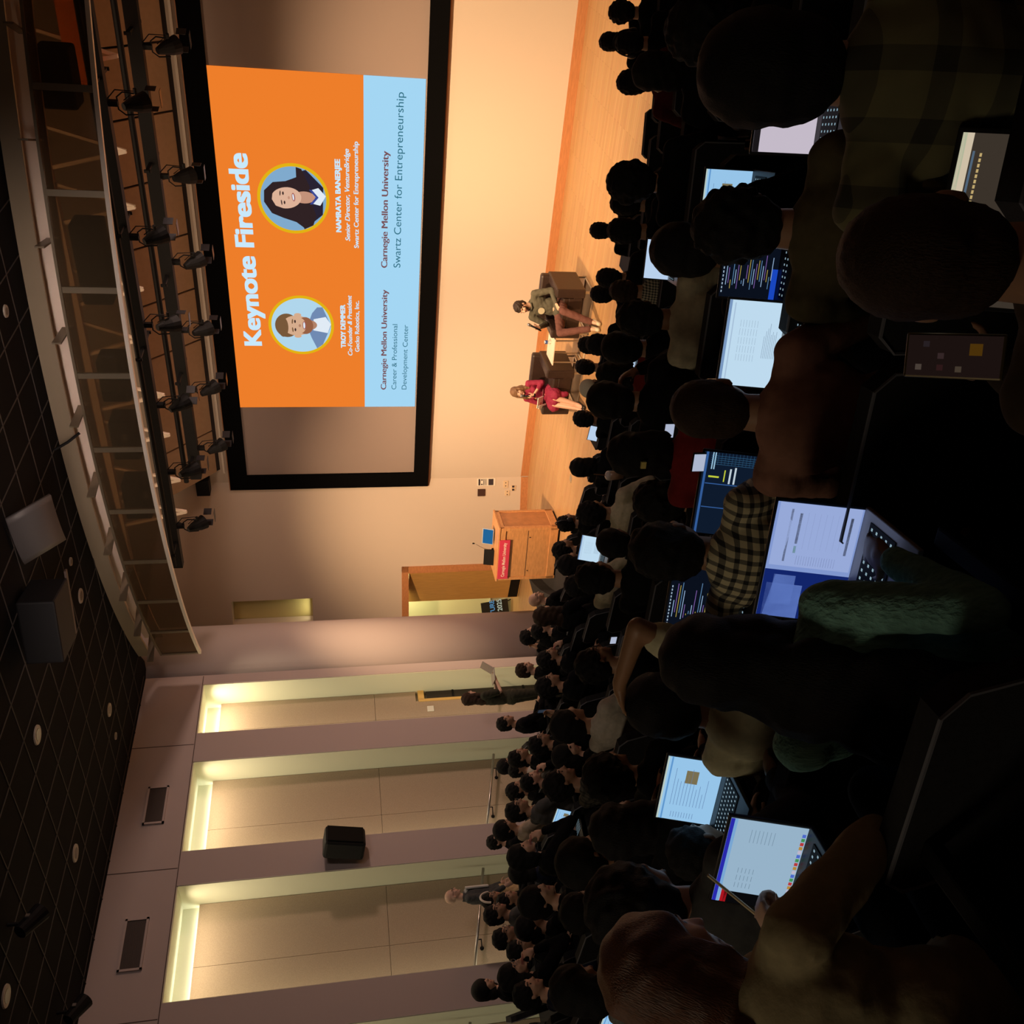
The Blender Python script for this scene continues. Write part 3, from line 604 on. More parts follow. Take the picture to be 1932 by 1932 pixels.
b = MB(); b.box((0, -.012, .132), (.31, .004, .19), M=Matrix.Rotation(math.radians(-20), 3, 'X')); b.build('display', emis('monitor_blue', srgb(40, 110, 165), .8), o)
o = empty('keypad', LM @ Vector((-.25, -.02, 1.19)), math.radians(8), 'black tilted control panel on the lectern behind the name plate', 'control panel')
b = MB(); b.box((0, 0, .09), (.34, .025, .20), M=Matrix.Rotation(math.radians(-14), 3, 'X')); b.build('panel', black_m, o, bevel=.004); b = MB(); b.box((0, .05, .01), (.2, .12, .02)); b.build('foot', black_m, o)
o = empty('gooseneck_microphone', LM @ Vector((-.12, .05, 1.19)), math.radians(8), 'thin gooseneck microphone curving up from the lectern', 'microphone')
b = MB(); b.tube([(0, 0, 0), (0, 0, .03)], .03, 12); b.build('base', black_m, o); b = MB(); b.tube([(0, 0, .03), (.01, 0, .12), (.06, -.02, .22), (.13, -.03, .32), (.17, -.03, .38)], .006, 8); b.build('neck', steel, o, smooth=True)
b = MB(); b.tube([(.17, -.03, .38), (.172, -.03, .42)], [.012, .014], 10); b.build('head', black_m, o)
# ================================================================ ARMCHAIRS, TABLE
leather = mat('brown_leather', (.040, .022, .017), .38, noise_s=25, noise_a=.15, bump=.08)
def armchair(x, y, label):
    r = empty('armchair', (x, y, 0), PI, label, 'armchair', None)
    b = MB(); b.box((0, .02, .36), (.52, .60, .12)); b.build('seat_base', leather, r, bevel=.02)
    b = MB(); b.box((0, .03, .455), (.52, .58, .11)); b.build('seat_cushion', leather, r, bevel=.03)
    b = MB(); b.box((0, .0, .26), (.54, .64, .14)); b.build('front_rail', leather, r, bevel=.01)
    b = MB(); b.box((0, -.30, .47), (.80, .14, .60), M=Matrix.Rotation(math.radians(5), 3, 'X')); b.build('backrest', leather, r, bevel=.04)
    for s_ in (-1, 1):
        b = MB(); b.box((s_*.35, -.01, .40), (.15, .74, .48)); b.build('armrest', leather, r, bevel=.025)
        for q in (-1, 1):
            b = MB(); b.box((s_*.36, q*.31, .09), (.03, .03, .18)); b.build('leg', steel, r)
    b = MB(); b.box((0, .31, .012), (.74, .03, .02)); b.box((0, -.31, .012), (.74, .03, .02)); b.box((-.36, 0, .012), (.03, .62, .02)); b.box((.36, 0, .012), (.03, .62, .02)); b.build('sled_base', steel, r)
    return r
armchair(-6.20, 13.52, 'brown leather armchair the seated man occupies'); armchair(-7.62, 13.47, 'brown leather armchair the woman in crimson occupies')
tb = empty('side_table', (-6.90, 13.40, 0), math.radians(4), 'small square table with pale top between the two armchairs', 'table')
b = MB(); b.box((0, 0, .55), (.46, .46, .02)); b.build('tabletop', mat('pale_laminate', (.85, .74, .60), .35), tb, bevel=.003)
for sx_ in (-1, 1):
    for sy_ in (-1, 1): b = MB(); b.box((sx_*.19, sy_*.19, .27), (.018, .018, .54)); b.build('leg', steel, tb)
b = MB()
for q in (-1, 1): b.box((0, q*.19, .02), (.38, .018, .018)); b.box((q*.19, 0, .02), (.018, .38, .018))
b.build('foot_frame', mat('pale_metal', (.75, .66, .52), .35, .3), tb)
cn = empty('drink_can', (-6.82, 13.42, .56), 0, 'blue and silver drink can on the small table', 'can')
b = MB(); b.tube([(0, 0, 0), (0, 0, .008), (0, 0, .10), (0, 0, .112)], [.024, .031, .031, .026], 20); b.build('can_body', mat('can_silver', (.75, .74, .72), .3, .6), cn, smooth=True)
b = MB(); b.tube([(0, 0, .06), (0, 0, .102)], .0318, 20); b.build('band', mat('can_blue', (.05, .10, .30), .4), cn)

# ================================================================ PEOPLE
SKIN = [mat('skin_light', (.62, .40, .30), .5), mat('skin_fair', (.66, .40, .28), .5), mat('skin_tan', (.42, .24, .15), .5), mat('skin_brown', (.30, .16, .085), .5)]
LIP = mat('lip_tone', (.42, .16, .13), .5); BROW = mat('brow_dark', (.03, .02, .018), .7); EYE = mat('eye_dark', (.02, .015, .015), .25)
def remesh(bb, name, vox, smooth=3, disp=None):
    me = bb.mesh(name); o = bpy.data.objects.new('tmp', me); col.objects.link(o)
    m = o.modifiers.new('r', 'REMESH'); m.mode = 'VOXEL'; m.voxel_size = vox; m.use_smooth_shade = True
    s_ = o.modifiers.new('s', 'SMOOTH'); s_.factor = .5; s_.iterations = smooth
    dg = bpy.context.evaluated_depsgraph_get(); out = bpy.data.meshes.new_from_object(o.evaluated_get(dg)); bpy.data.objects.remove(o); bpy.data.meshes.remove(me)
    out.name = name; out.materials.clear()
    if disp:
        n = len(out.vertices); co = np.empty(n*3); no = np.empty(n*3); out.vertices.foreach_get('co', co); out.vertices.foreach_get('normal', no)
        co = co.reshape(-1, 3); no = no.reshape(-1, 3); a, f = disp
        w_ = np.sin(co[:, 0]*f+2*np.sin(co[:, 2]*f*.6))*np.sin(co[:, 1]*f*1.1+1.3*np.sin(co[:, 0]*f*.7))+.6*np.sin(co[:, 2]*f*1.7+co[:, 1]*f)
        co = co+no*(w_*a)[:, None]; out.vertices.foreach_set('co', co.ravel()); out.update()
    return out
V = Vector
def mir(p): return V((-p[0], p[1], p[2]))
def hand(bb, wr, d, n, thumb, curl=.5, s=1.0, spread=.012):
    """wr wrist, d finger direction, n palm normal (fingers curl toward it), thumb = side direction"""
    d = V(d).normalized(); n = V(n).normalized(); n = (n-d*n.dot(d)).normalized(); sd = d.cross(n)
    if sd.dot(V(thumb)) < 0: sd = -sd
    wr = V(wr); B = Matrix((sd, d, n)).transposed()
    bb.cone(wr-d*.01, wr+d*.03*s, .024*s, .026*s, 8)
    bb.ell(wr+d*.050*s, (.041*s, .050*s, .016*s), B, 12)
    for i, (L_, off) in enumerate(zip((.070, .080, .075, .058), (.029, .010, -.010, -.029))):
        p = wr+d*.088*s+sd*off*s; a = 0.0; rr = (.0092-.0006*i)*s; dd = d+sd*off*1.2; dd.normalize()
        for j, f in enumerate((.45, .32, .23)):
            a += curl*(.9 if j else .6); q = p+(dd*math.cos(a)+n*math.sin(a))*L_*f*s; bb.cone(p, q, rr, rr*.93, 8); p = q; rr *= .93
    p = wr+d*.025*s+sd*.030*s; q = p+(d*.6+sd*.75+n*.25).normalized()*.042*s; bb.cone(p, q, .012*s, .010*s, 8); r2 = q+(d*.9+sd*.25+n*.45*min(1, curl)).normalized()*.032*s; bb.cone(q, r2, .010*s, .009*s, 8)
def headprims(bb, C_, Rm, face=True):
    e = lambda c, r_, n_=18: bb.ell(C_+Rm @ V(c), r_, Rm, n_)
    e((0, -.012, .028), (.076, .096, .092), 22); e((0, .025, -.02), (.064, .068, .088), 20); e((0, .032, -.075), (.043, .046, .034)); e((0, .0, -.04), (.062, .07, .06))
    for s_ in (-1, 1):
        e((s_*.078, -.008, -.012), (.011, .019, .031), 10); e((s_*.040, .062, -.028), (.022, .022, .020), 10); e((s_*.028, .080, .024), (.022, .012, .008), 10)
    bb.cone(C_+Rm @ V((0, .088, .008)), C_+Rm @ V((0, .106, -.028)), .008, .013, 8); e((0, .090, -.033), (.017, .012, .009), 10)
    e((0, .084, -.060), (.022, .010, .006), 10); e((0, .081, -.071), (.020, .010, .007), 10); e((0, .076, -.098), (.018, .014, .014), 10)
def face_regions(me, C_, Ri, beard=False):
    """material regions of the one body mesh: 1 eyes, 2 brows, 3 lips, 4 beard"""
    for p in me.polygons:
        c = Ri @ (V(p.center)-C_)
        if c.length > .16 or c.y < .035: continue
        x, z = abs(c.x), c.z
        if c.y > .058 and .020 < x < .038 and .000 < z < .009: p.material_index = 1
        elif c.y > .06 and .016 < x < .046 and .024 < z < .030: p.material_index = 2
        elif c.y > .07 and x < .024 and -.073 < z < -.056: p.material_index = 3
        elif beard and ((z < -.050 and x < .062) or (x > .048 and z < .0 and c.y < .06) or (z < -.042 and x < .03)): p.material_index = 4
def base_pose(**k):
    p = dict(hip=(.095, 0, .50), knee=(.12, .43, .53), ankle=(.12, .45, .10), toe=(.12, .60, .035), waist=(0, -.03, .66), chest=(0, -.055, .84), neck=(0, -.045, .985), head=(0, .0, 1.15), sh=(.185, -.05, .945),
             elR=(.25, .05, .70), wrR=(.13, .28, .64), elL=(-.25, .05, .70), wrL=(-.13, .28, .64), dR=(-.2, 1, -.15), dL=(.2, 1, -.15), nR=(0, 0, -1), nL=(0, 0, -1), tR=(-1, 0, 0), tL=(1, 0, 0), curlR=.35, curlL=.35,
             yaw=0, pitch=0, roll=0, sleeve='long', bottom='trousers', fem=0)
    p.update(k); return p
POSES = {
    'lap': dict(), 
    'type': dict(waist=(0, -.02, .66), chest=(0, .02, .84), neck=(0, .045, .975), head=(0, .11, 1.12), sh=(.185, .03, .94), elR=(.25, .13, .70), wrR=(.09, .38, .70), elL=(-.25, .13, .70), wrL=(-.09, .38, .70), curlR=.45, curlL=.45),
    'chin': dict(chest=(0, -.02, .84), neck=(0, .0, .98), head=(0, .06, 1.145), sh=(.18, -.01, .94), elR=(.20, .22, .74), wrR=(.11, .19, .98), dR=(-.35, -.1, 1), nR=(-.9, -.2, 0), tR=(0, -1, .2), curlR=.9),
    'phone': dict(elR=(.22, .12, .76), wrR=(.08, .30, .95), elL=(-.24, .1, .74), wrL=(-.04, .30, .93), dR=(-.2, .5, 1), dL=(.2, .5, 1), nR=(-.3, -1, .3), nL=(.3, -1, .3), tR=(-1, -.3, 0), tL=(1, -.3, 0), curlR=.9, curlL=.9),
    'raise': dict(chest=(0, 0, .84), neck=(0, .02, .98), head=(0, .09, 1.13), sh=(.18, 0, .95), shR=(.19, .0, .98), elR=(.33, .06, 1.29), wrR=(.09, .09, 1.31), dR=(-1, .05, -.25), nR=(0, -.2, -1), tR=(0, 1, 0), curlR=.5, wrL=(-.09, .36, .69), sleeve='short'),
}
def make_person_meshes(p, vox=.011, hvox=.010, beard=False, skirt=False):
    Rm = Euler((math.radians(-p['pitch']), math.radians(p['roll']), math.radians(-p['yaw'])), 'ZXY').to_matrix() if False else (Matrix.Rotation(math.radians(-p['yaw']), 3, 'Z') @ Matrix.Rotation(math.radians(-p['pitch']), 3, 'X') @ Matrix.Rotation(math.radians(p['roll']), 3, 'Y'))
    H = V(p['head']); nk = V(p['neck']); ch = V(p['chest']); wa = V(p['waist']); f = p['fem']
    shR = V(p.get('shR', p['sh'])); shL = V(p.get('shL', mir(p['sh'])))
    hR = V(p.get('hipR', p['hip'])); hL = V(p.get('hipL', mir(p['hip']))); kR = V(p.get('kneeR', p['knee'])); kL = V(p.get('kneeL', mir(p['knee']))); aR = V(p.get('ankR', p['ankle'])); aL = V(p.get('ankL', mir(p['ankle']))); tR = V(p.get('toeR', p['toe'])); tL = V(p.get('toeL', mir(p['toe'])))
    bd = MB(); headprims(bd, H, Rm); bd.cone(H+Rm @ V((0, -.025, -.05)), nk, .050-.008*f, .058-.008*f, 14); bd.cone(nk, ch, .062, .10, 14); bd.cone(ch, wa, .115, .10, 14); pel = (hR+hL)/2; bd.cone(wa, pel, .10, .12, 14)
    bd.cone(nk-V((0, 0, .04)), shR, .05, .042); bd.cone(nk-V((0, 0, .04)), shL, .05, .042)
    for s_, e, w_, d, n, t, c in ((shR, p['elR'], p['wrR'], p['dR'], p['nR'], p['tR'], p['curlR']), (shL, p['elL'], p['wrL'], p['dL'], p['nL'], p['tL'], p['curlL'])):
        e = V(e); w_ = V(w_); bd.cone(s_, e, .045-.006*f, .035-.004*f, 12); bd.cone(e, w_, .036-.004*f, .024-.002*f, 12); hand(bd, w_, d, n, t, c, .98-.08*f)
    for h_, k_, a_, t_ in ((hR, kR, aR, tR), (hL, kL, aL, tL)): bd.cone(h_, k_, .078, .050, 12); bd.cone(k_, k_*.6+a_*.4+V((0, -.012, 0)), .048, .050, 12); bd.cone(k_*.6+a_*.4+V((0, -.012, 0)), a_, .050, .032, 12); bd.cone(a_, t_, .035, .022, 10)
    body = remesh(bd, 'person_body', vox, 2); face_regions(body, H, Rm.transposed(), beard)
    # upper garment
    t = MB(); k = .012
    t.ell(ch+V((0, 0, .02)), (.172-.02*f, .115-.005*f, .17), n=24); t.ell(wa, (.150-.022*f, .115-.012*f, .16), n=22); t.ell(pel+V((0, 0, .04)), (.165, .125, .10), n=22); t.cone(ch, wa, .12, .12, 18)
    if f: t.ell(ch+V((.065, .07, .0)), (.06, .055, .06)); t.ell(ch+V((-.065, .07, .0)), (.06, .055, .06))
    t.cone(nk-V((0, 0, .055)), shR, .064, .058, 14); t.cone(nk-V((0, 0, .055)), shL, .064, .058, 14); t.cone(nk+V((0, -.004, .005)), nk-V((0, 0, .06)), .064, .080, 16)
    for s_, e, w_ in ((shR, p['elR'], p['wrR']), (shL, p['elL'], p['wrL'])):
        e = V(e); w_ = V(w_)
        if p['sleeve'] == 'long': t.cone(s_, e, .062-.006*f, .050, 14); t.cone(e, w_-(w_-e).normalized()*.02, .050, .036, 14)
        elif p['sleeve'] == 'three': t.cone(s_, e, .060-.006*f, .048, 14); t.cone(e, e*.55+w_*.45, .048, .042, 14)
        else: t.cone(s_, s_*.25+e*.75, .062, .058, 14)
    shirt = remesh(t, 'shirt_mesh', vox*1.05, 3, (.0022, 55))
    out = dict(body=body, shirt=shirt)
    t = MB()
    if skirt:
        t.ell(pel+V((0, .0, .03)), (.17, .13, .10)); km = (kR+kL)/2
        for q in (-.09, 0, .09): t.cone(pel+V((q, 0, 0)), km*.88+pel*.12+V((q*1.25, 0, -.02)), .10, .115, 14)
        t.cone(km*.88+pel*.12+V((-.10, 0, -.04)), km+V((-.14, -.02, -.20)), .075, .05); out['skirt'] = remesh(t, 'skirt_mesh', vox*1.05, 3, (.003, 45))
    else:
        t.ell(pel+V((0, 0, .0)), (.172, .13, .11), n=20)
        for h_, k_, a_ in ((hR, kR, aR), (hL, kL, aL)): t.cone(h_, k_, .094, .064, 14); t.cone(k_, a_+V((0, 0, .02)), .064, .052, 14)
        out['trousers'] = remesh(t, 'trousers_mesh', vox*1.1, 3, (.0022, 50))
    t = MB()
    for a_, t_ in ((aR, tR), (aL, tL)): t.cone(a_+V((0, -.03, -.035)), t_, .040, .034, 10); t.cone(a_+V((0, -.035, -.045)), a_+V((0, -.03, .0)), .038, .036, 10)
    out['shoes'] = remesh(t, 'shoes_mesh', .012, 2)
    out['H'] = H; out['R'] = Rm
    return out
def hair_mesh(kind):
    b = MB(); rn = random.Random(hash(kind) % 97 if False else len(kind)*7+3); e = lambda c, r_, n_=20: b.ell(V(c), r_, None, n_)
    cap = lambda g=0: (e((0, -.022, .040), (.086+g, .103+g, .094+g), 24), e((0, -.050, -.01), (.080+g, .068+g, .085+g), 20), [e((s_*.072, -.012, .012), (.014+g*.5, .03, .04), 10) for s_ in (-1, 1)])
    disp = (.0035, 90); vox = .0095
    if kind in ('buzz', 'buzzbrown'): cap(-.003); disp = (.0012, 160)
    elif kind in ('short', 'shortbrown', 'headphones', 'band', 'clipd'): cap(.004); e((0, .03, .098), (.055, .04, .028))
    elif kind == 'round': cap(.014); e((0, .0, .07), (.085, .09, .06)); disp = (.002, 70)
    elif kind == 'curly':
        cap(.006)
        for i in range(110):
            th = rn.uniform(0, 2*PI); ph = rn.uniform(-.35, 1.5); d = V((math.cos(th)*math.cos(ph), math.sin(th)*math.cos(ph), math.sin(ph)))
            if d.y > .45 and d.z < .55: continue
            e((d.x*.090, -.025+d.y*.104, .03+d.z*.098), (rn.uniform(.012, .022),)*3, 8)
    elif kind == 'big':
        cap(.026)
        for i in range(90):
            th = rn.uniform(0, 2*PI); ph = rn.uniform(-.8, 1.5); d = V((math.cos(th)*math.cos(ph), math.sin(th)*math.cos(ph), math.sin(ph)))
            if d.y > .35 and d.z < .5: continue
            e((d.x*.108, -.03+d.y*.12, .03+d.z*.108), (rn.uniform(.015, .028),)*3, 8)
    elif kind in ('bob', 'clip', 'flower'):
        cap(.010); e((0, -.04, -.06), (.092, .075, .10)); [e((s_*.075, .0, -.06), (.022, .04, .085)) for s_ in (-1, 1)]; disp = (.003, 60)
    elif kind in ('long', 'longbrown', 'longauburn'):
        cap(.010); e((0, -.045, -.07), (.095, .075, .11)); e((0, -.075, -.20), (.105, .055, .15)); e((0, -.09, -.33), (.10, .045, .14)); [e((s_*.078, .01, -.08), (.022, .04, .11)) for s_ in (-1, 1)]; [e((s_*.09, .0, -.20), (.035, .035, .10)) for s_ in (-1, 1)]; disp = (.004, 55)
    elif kind == 'longthick':
        cap(.012); e((0, -.045, -.07), (.100, .080, .12)); e((0, -.085, -.20), (.125, .065, .16)); e((0, -.10, -.36), (.145, .055, .18)); e((0.01, -.10, -.50), (.13, .05, .15)); [e((s_*.082, .01, -.08), (.024, .045, .11)) for s_ in (-1, 1)]; disp = (.004, 50)
    elif kind == 'hood': cap(.022); e((0, -.05, -.08), (.10, .085, .10)); disp = (.0015, 40)
    elif kind == 'cap': e((0, -.02, .05), (.090, .106, .088), 24); b.cone((-.045, -.10, .02), (.045, -.10, .02), .014, .014); b.box((0, -.125, .008), (.13, .07, .014)); disp = None
    elif kind == 'stagewoman':
        cap(.008); e((-.02, -.035, -.07), (.10, .075, .11)); e((.0, -.05, -.17), (.115, .06, .09)); [e((s_*.082, .02, -.07), (.026, .045, .12)) for s_ in (-1, 1)]; [e((s_*.095, .015, -.16), (.035, .04, .08)) for s_ in (-1, 1)]; disp = (.0035, 60)
    return remesh(b, 'hair_mesh', vox, 2, disp)
HM = {}; PM = {}
HAIRC = {'m': mat('hair_dark_brown', (.028, .014, .009), .6, noise_s=60, noise_a=.3, scale3=(6, 6, 1), bump=.4), 'd': mat('hair_black', (.009, .008, .008), .75, spec=.25, noise_s=60, noise_a=.3, scale3=(6, 6, 1), bump=.5), 'b': mat('hair_brown', (.045, .024, .014), .7, spec=.25, noise_s=60, noise_a=.4, scale3=(6, 6, 1), bump=.5),
         'a': mat('hair_auburn', (.16, .06, .025), .5, noise_s=60, noise_a=.4, scale3=(6, 6, 1), bump=.5), 'l': mat('hair_light_brown', (.26, .13, .06), .5, noise_s=60, noise_a=.4, scale3=(6, 6, 1), bump=.5)}
def checker(name, c1, c2, c3, s, w_=.35):
    m = bpy.data.materials.new(name); m.use_nodes = True; nt = m.node_tree; bs = nt.nodes['Principled BSDF']; tc = nt.nodes.new('ShaderNodeTexCoord')
    sp_ = nt.nodes.new('ShaderNodeSeparateXYZ'); nt.links.new(tc.outputs['Object'], sp_.inputs[0]); outs = []
    for ax in (0, 2):
        mu = nt.nodes.new('ShaderNodeMath'); mu.operation = 'MULTIPLY'; mu.inputs[1].default_value = s; fr = nt.nodes.new('ShaderNodeMath'); fr.operation = 'FRACT'; lt_ = nt.nodes.new('ShaderNodeMath'); lt_.operation = 'LESS_THAN'; lt_.inputs[1].default_value = w_
        nt.links.new(sp_.outputs[ax], mu.inputs[0]); nt.links.new(mu.outputs[0], fr.inputs[0]); nt.links.new(fr.outputs[0], lt_.inputs[0]); outs.append(lt_)
    ad = nt.nodes.new('ShaderNodeMath'); nt.links.new(outs[0].outputs[0], ad.inputs[0]); nt.links.new(outs[1].outputs[0], ad.inputs[1])
    dv = nt.nodes.new('ShaderNodeMath'); dv.operation = 'MULTIPLY'; dv.inputs[1].default_value = .5; nt.links.new(ad.outputs[0], dv.inputs[0])
    r = nt.nodes.new('ShaderNodeValToRGB'); r.color_ramp.interpolation = 'CONSTANT'; nt.links.new(dv.outputs[0], r.inputs[0])
    r.color_ramp.elements[0].color = (*c1, 1); r.color_ramp.elements[1].position = .75; r.color_ramp.elements[1].color = (*c3, 1); q = r.color_ramp.elements.new(.25); q.color = (*c2, 1)
    nt.links.new(r.outputs[0], bs.inputs['Base Color']); bs.inputs['Roughness'].default_value = .9; return m
F_ = lambda n, c, **k: mat(n, c, .95, noise_s=k.get('s', 35), noise_a=.15, bump=.25, spec=.12)
TOP = {'blk': F_('cloth_black', (.007, .007, .008)), 'nvy': F_('cloth_navy', (.015, .02, .045)), 'gry': F_('cloth_grey', (.10, .10, .10)), 'grt': F_('cloth_pale_grey', (.34, .33, .30)), 'gryd': F_('cloth_dark_grey', (.06, .06, .06)),
       'cream': F_('cloth_cream_knit', (.66, .57, .40)), 'polo': F_('cloth_cream', (.66, .60, .42)), 'polo2': F_('cloth_khaki', (.60, .57, .38)), 'tee': F_('cloth_offwhite', (.60, .54, .38)), 'white': F_('cloth_white', (.62, .56, .48)), 'beige': F_('cloth_beige', (.52, .42, .32)),
       'maroon': F_('cloth_maroon', (.10, .015, .015)), 'red': F_('cloth_dark_red', (.20, .02, .015)), 'redjacket': F_('jacket_red', (.22, .02, .02)), 'olive': F_('cloth_olive', (.11, .09, .045)), 'hoodie': F_('cloth_brown', (.05, .035, .02)), 'brownpink': F_('cloth_brown_pink', (.34, .17, .12)),
       'teal': mat('teal_knit', (.24, .52, .44), .95, noise_s=10, noise_a=.3, scale3=(9, 9, 1.5), bump=1.0), 'mustard': F_('cloth_mustard', (.20, .125, .03)), 'beigesw': F_('cloth_beige_sweat', (.34, .29, .17)), 'greysweater': mat('grey_knit', (.22, .22, .21), .95, noise_s=70, noise_a=.35, bump=.8), 'emblem': F_('cloth_black', ()),
       'check': checker('cloth_small_check', (.60, .56, .42), (.26, .25, .19), (.03, .03, .03), 48, .5), 'plaid': checker('cloth_plaid_yellow', (.62, .56, .36), (.17, .16, .12), (.02, .02, .02), 30, .42), 'plaidgrey': checker('cloth_plaid_dark', (.10, .09, .07), (.04, .04, .03), (.015, .015, .015), 25, .4),
       'plaidolive': checker('cloth_plaid_olive', (.16, .15, .07), (.09, .085, .045), (.035, .033, .02), 9, .35)}
TRO = F_('trousers_black', (.008, .008, .010)); SHO = mat('shoe_dark', (.02, .018, .016), .5)
def assign(o, mats_):
    for i, m in enumerate(mats_):
        if len(o.data.materials) <= i: o.data.materials.append(m)
    for i, m in enumerate(mats_): o.material_slots[i].link = 'OBJECT'; o.material_slots[i].material = m
def place_person(pk, p, loc, rz, scale, hair, hairm, top, skin, label, group=None, bottom=None, shoes=None, vox=.011, beard=False, skirt=False, topname='shirt'):
    if pk not in PM: PM[pk] = make_person_meshes(p, vox=vox, beard=beard, skirt=skirt)
    ms = PM[pk]; o = bpy.data.objects.new('person', ms['body']); col.objects.link(o); o.location = loc; o.rotation_euler = (0, 0, rz); o.scale = (scale,)*3
    assign(o, [skin, EYE, BROW, LIP, hairm]); tag(o, label, 'person', group)
    for nm, me, m in ((topname, ms['shirt'], top), ('skirt' if skirt else 'trousers', ms.get('skirt') or ms.get('trousers'), bottom or TRO), ('shoes', ms['shoes'], shoes or SHO)):
        c = bpy.data.objects.new(nm, me); col.objects.link(c); c.parent = o; assign(c, [m])
    if hair != 'bald':
        if hair not in HM: HM[hair] = hair_mesh(hair)
        c = bpy.data.objects.new('baseball_cap' if hair == 'cap' else 'hood' if hair == 'hood' else 'hair', HM[hair]); col.objects.link(c); c.parent = o; c.matrix_local = Matrix.Translation(ms['H']) @ ms['R'].to_4x4()
        assign(c, [mat('cap_cream', (.80, .72, .52), .9) if hair == 'cap' else hairm])
    def extra(nm, bb, m, **k): q = bb.build(nm, m, o, **k); q.matrix_local = Matrix.Translation(ms['H']) @ ms['R'].to_4x4(); return q
    if hair == 'cap':
        if 'short' not in HM: HM['short'] = hair_mesh('short')
        b_ = MB(); b_.ell((0, -.045, -.02), (.082, .07, .07)); extra('hair', b_, HAIRC['d'], smooth=True)
    if hair == 'headphones':
        b_ = MB(); b_.tube([(.10*math.cos(PI*i/14), -.01, .01+.145*math.sin(PI*i/14)) for i in range(15)], .007, 6); 
        for s_ in (-1, 1): b_.ell((s_*.098, -.005, -.01), (.02, .035, .04))
        extra('headphones', b_, mat('headphone_grey', (.05, .05, .055), .35))
    if hair == 'band': b_ = MB(); b_.tube([(.098*math.cos(PI*i/14), .03, .03+.118*math.sin(PI*i/14)) for i in range(15)], .014, 6); extra('headband', b_, mat('headband_white', (.75, .68, .60), .7))
    if hair == 'clip': b_ = MB(); b_.box((.0, -.135, .02), (.03, .015, .022)); extra('hair_clip', b_, mat('clip_yellow', (.75, .62, .20), .5))
    if hair == 'flower':
        b_ = MB()
        for i in range(5): b_.ell((-.085+.022*math.cos(i*1.257), -.055+.0*i, .02+.022*math.sin(i*1.257)), (.016, .014, .016), None, 8)
        extra('flower', b_, mat('flower_red', (.42, .03, .02), .7), smooth=True)
    return o
def glasses(o, me_key, m=None):
    ms = PM[me_key]; b_ = MB()
    for s_ in (-1, 1):
        b_.tube([(s_*.031+.024*math.cos(2*PI*i/16), .094, .004+.019*math.sin(2*PI*i/16)) for i in range(17)], .0022, 5, False); b_.tube([(s_*.055, .092, .008), (s_*.082, .0, .006), (s_*.082, -.02, -.008)], .0022, 5)
    b_.tube([(-.008, .098, .008), (.008, .098, .008)], .0022, 5); q = b_.build('glasses', m or mat('glasses_frame', (.05, .05, .06), .3), o); q.matrix_local = Matrix.Translation(ms['H']) @ ms['R'].to_4x4(); return q
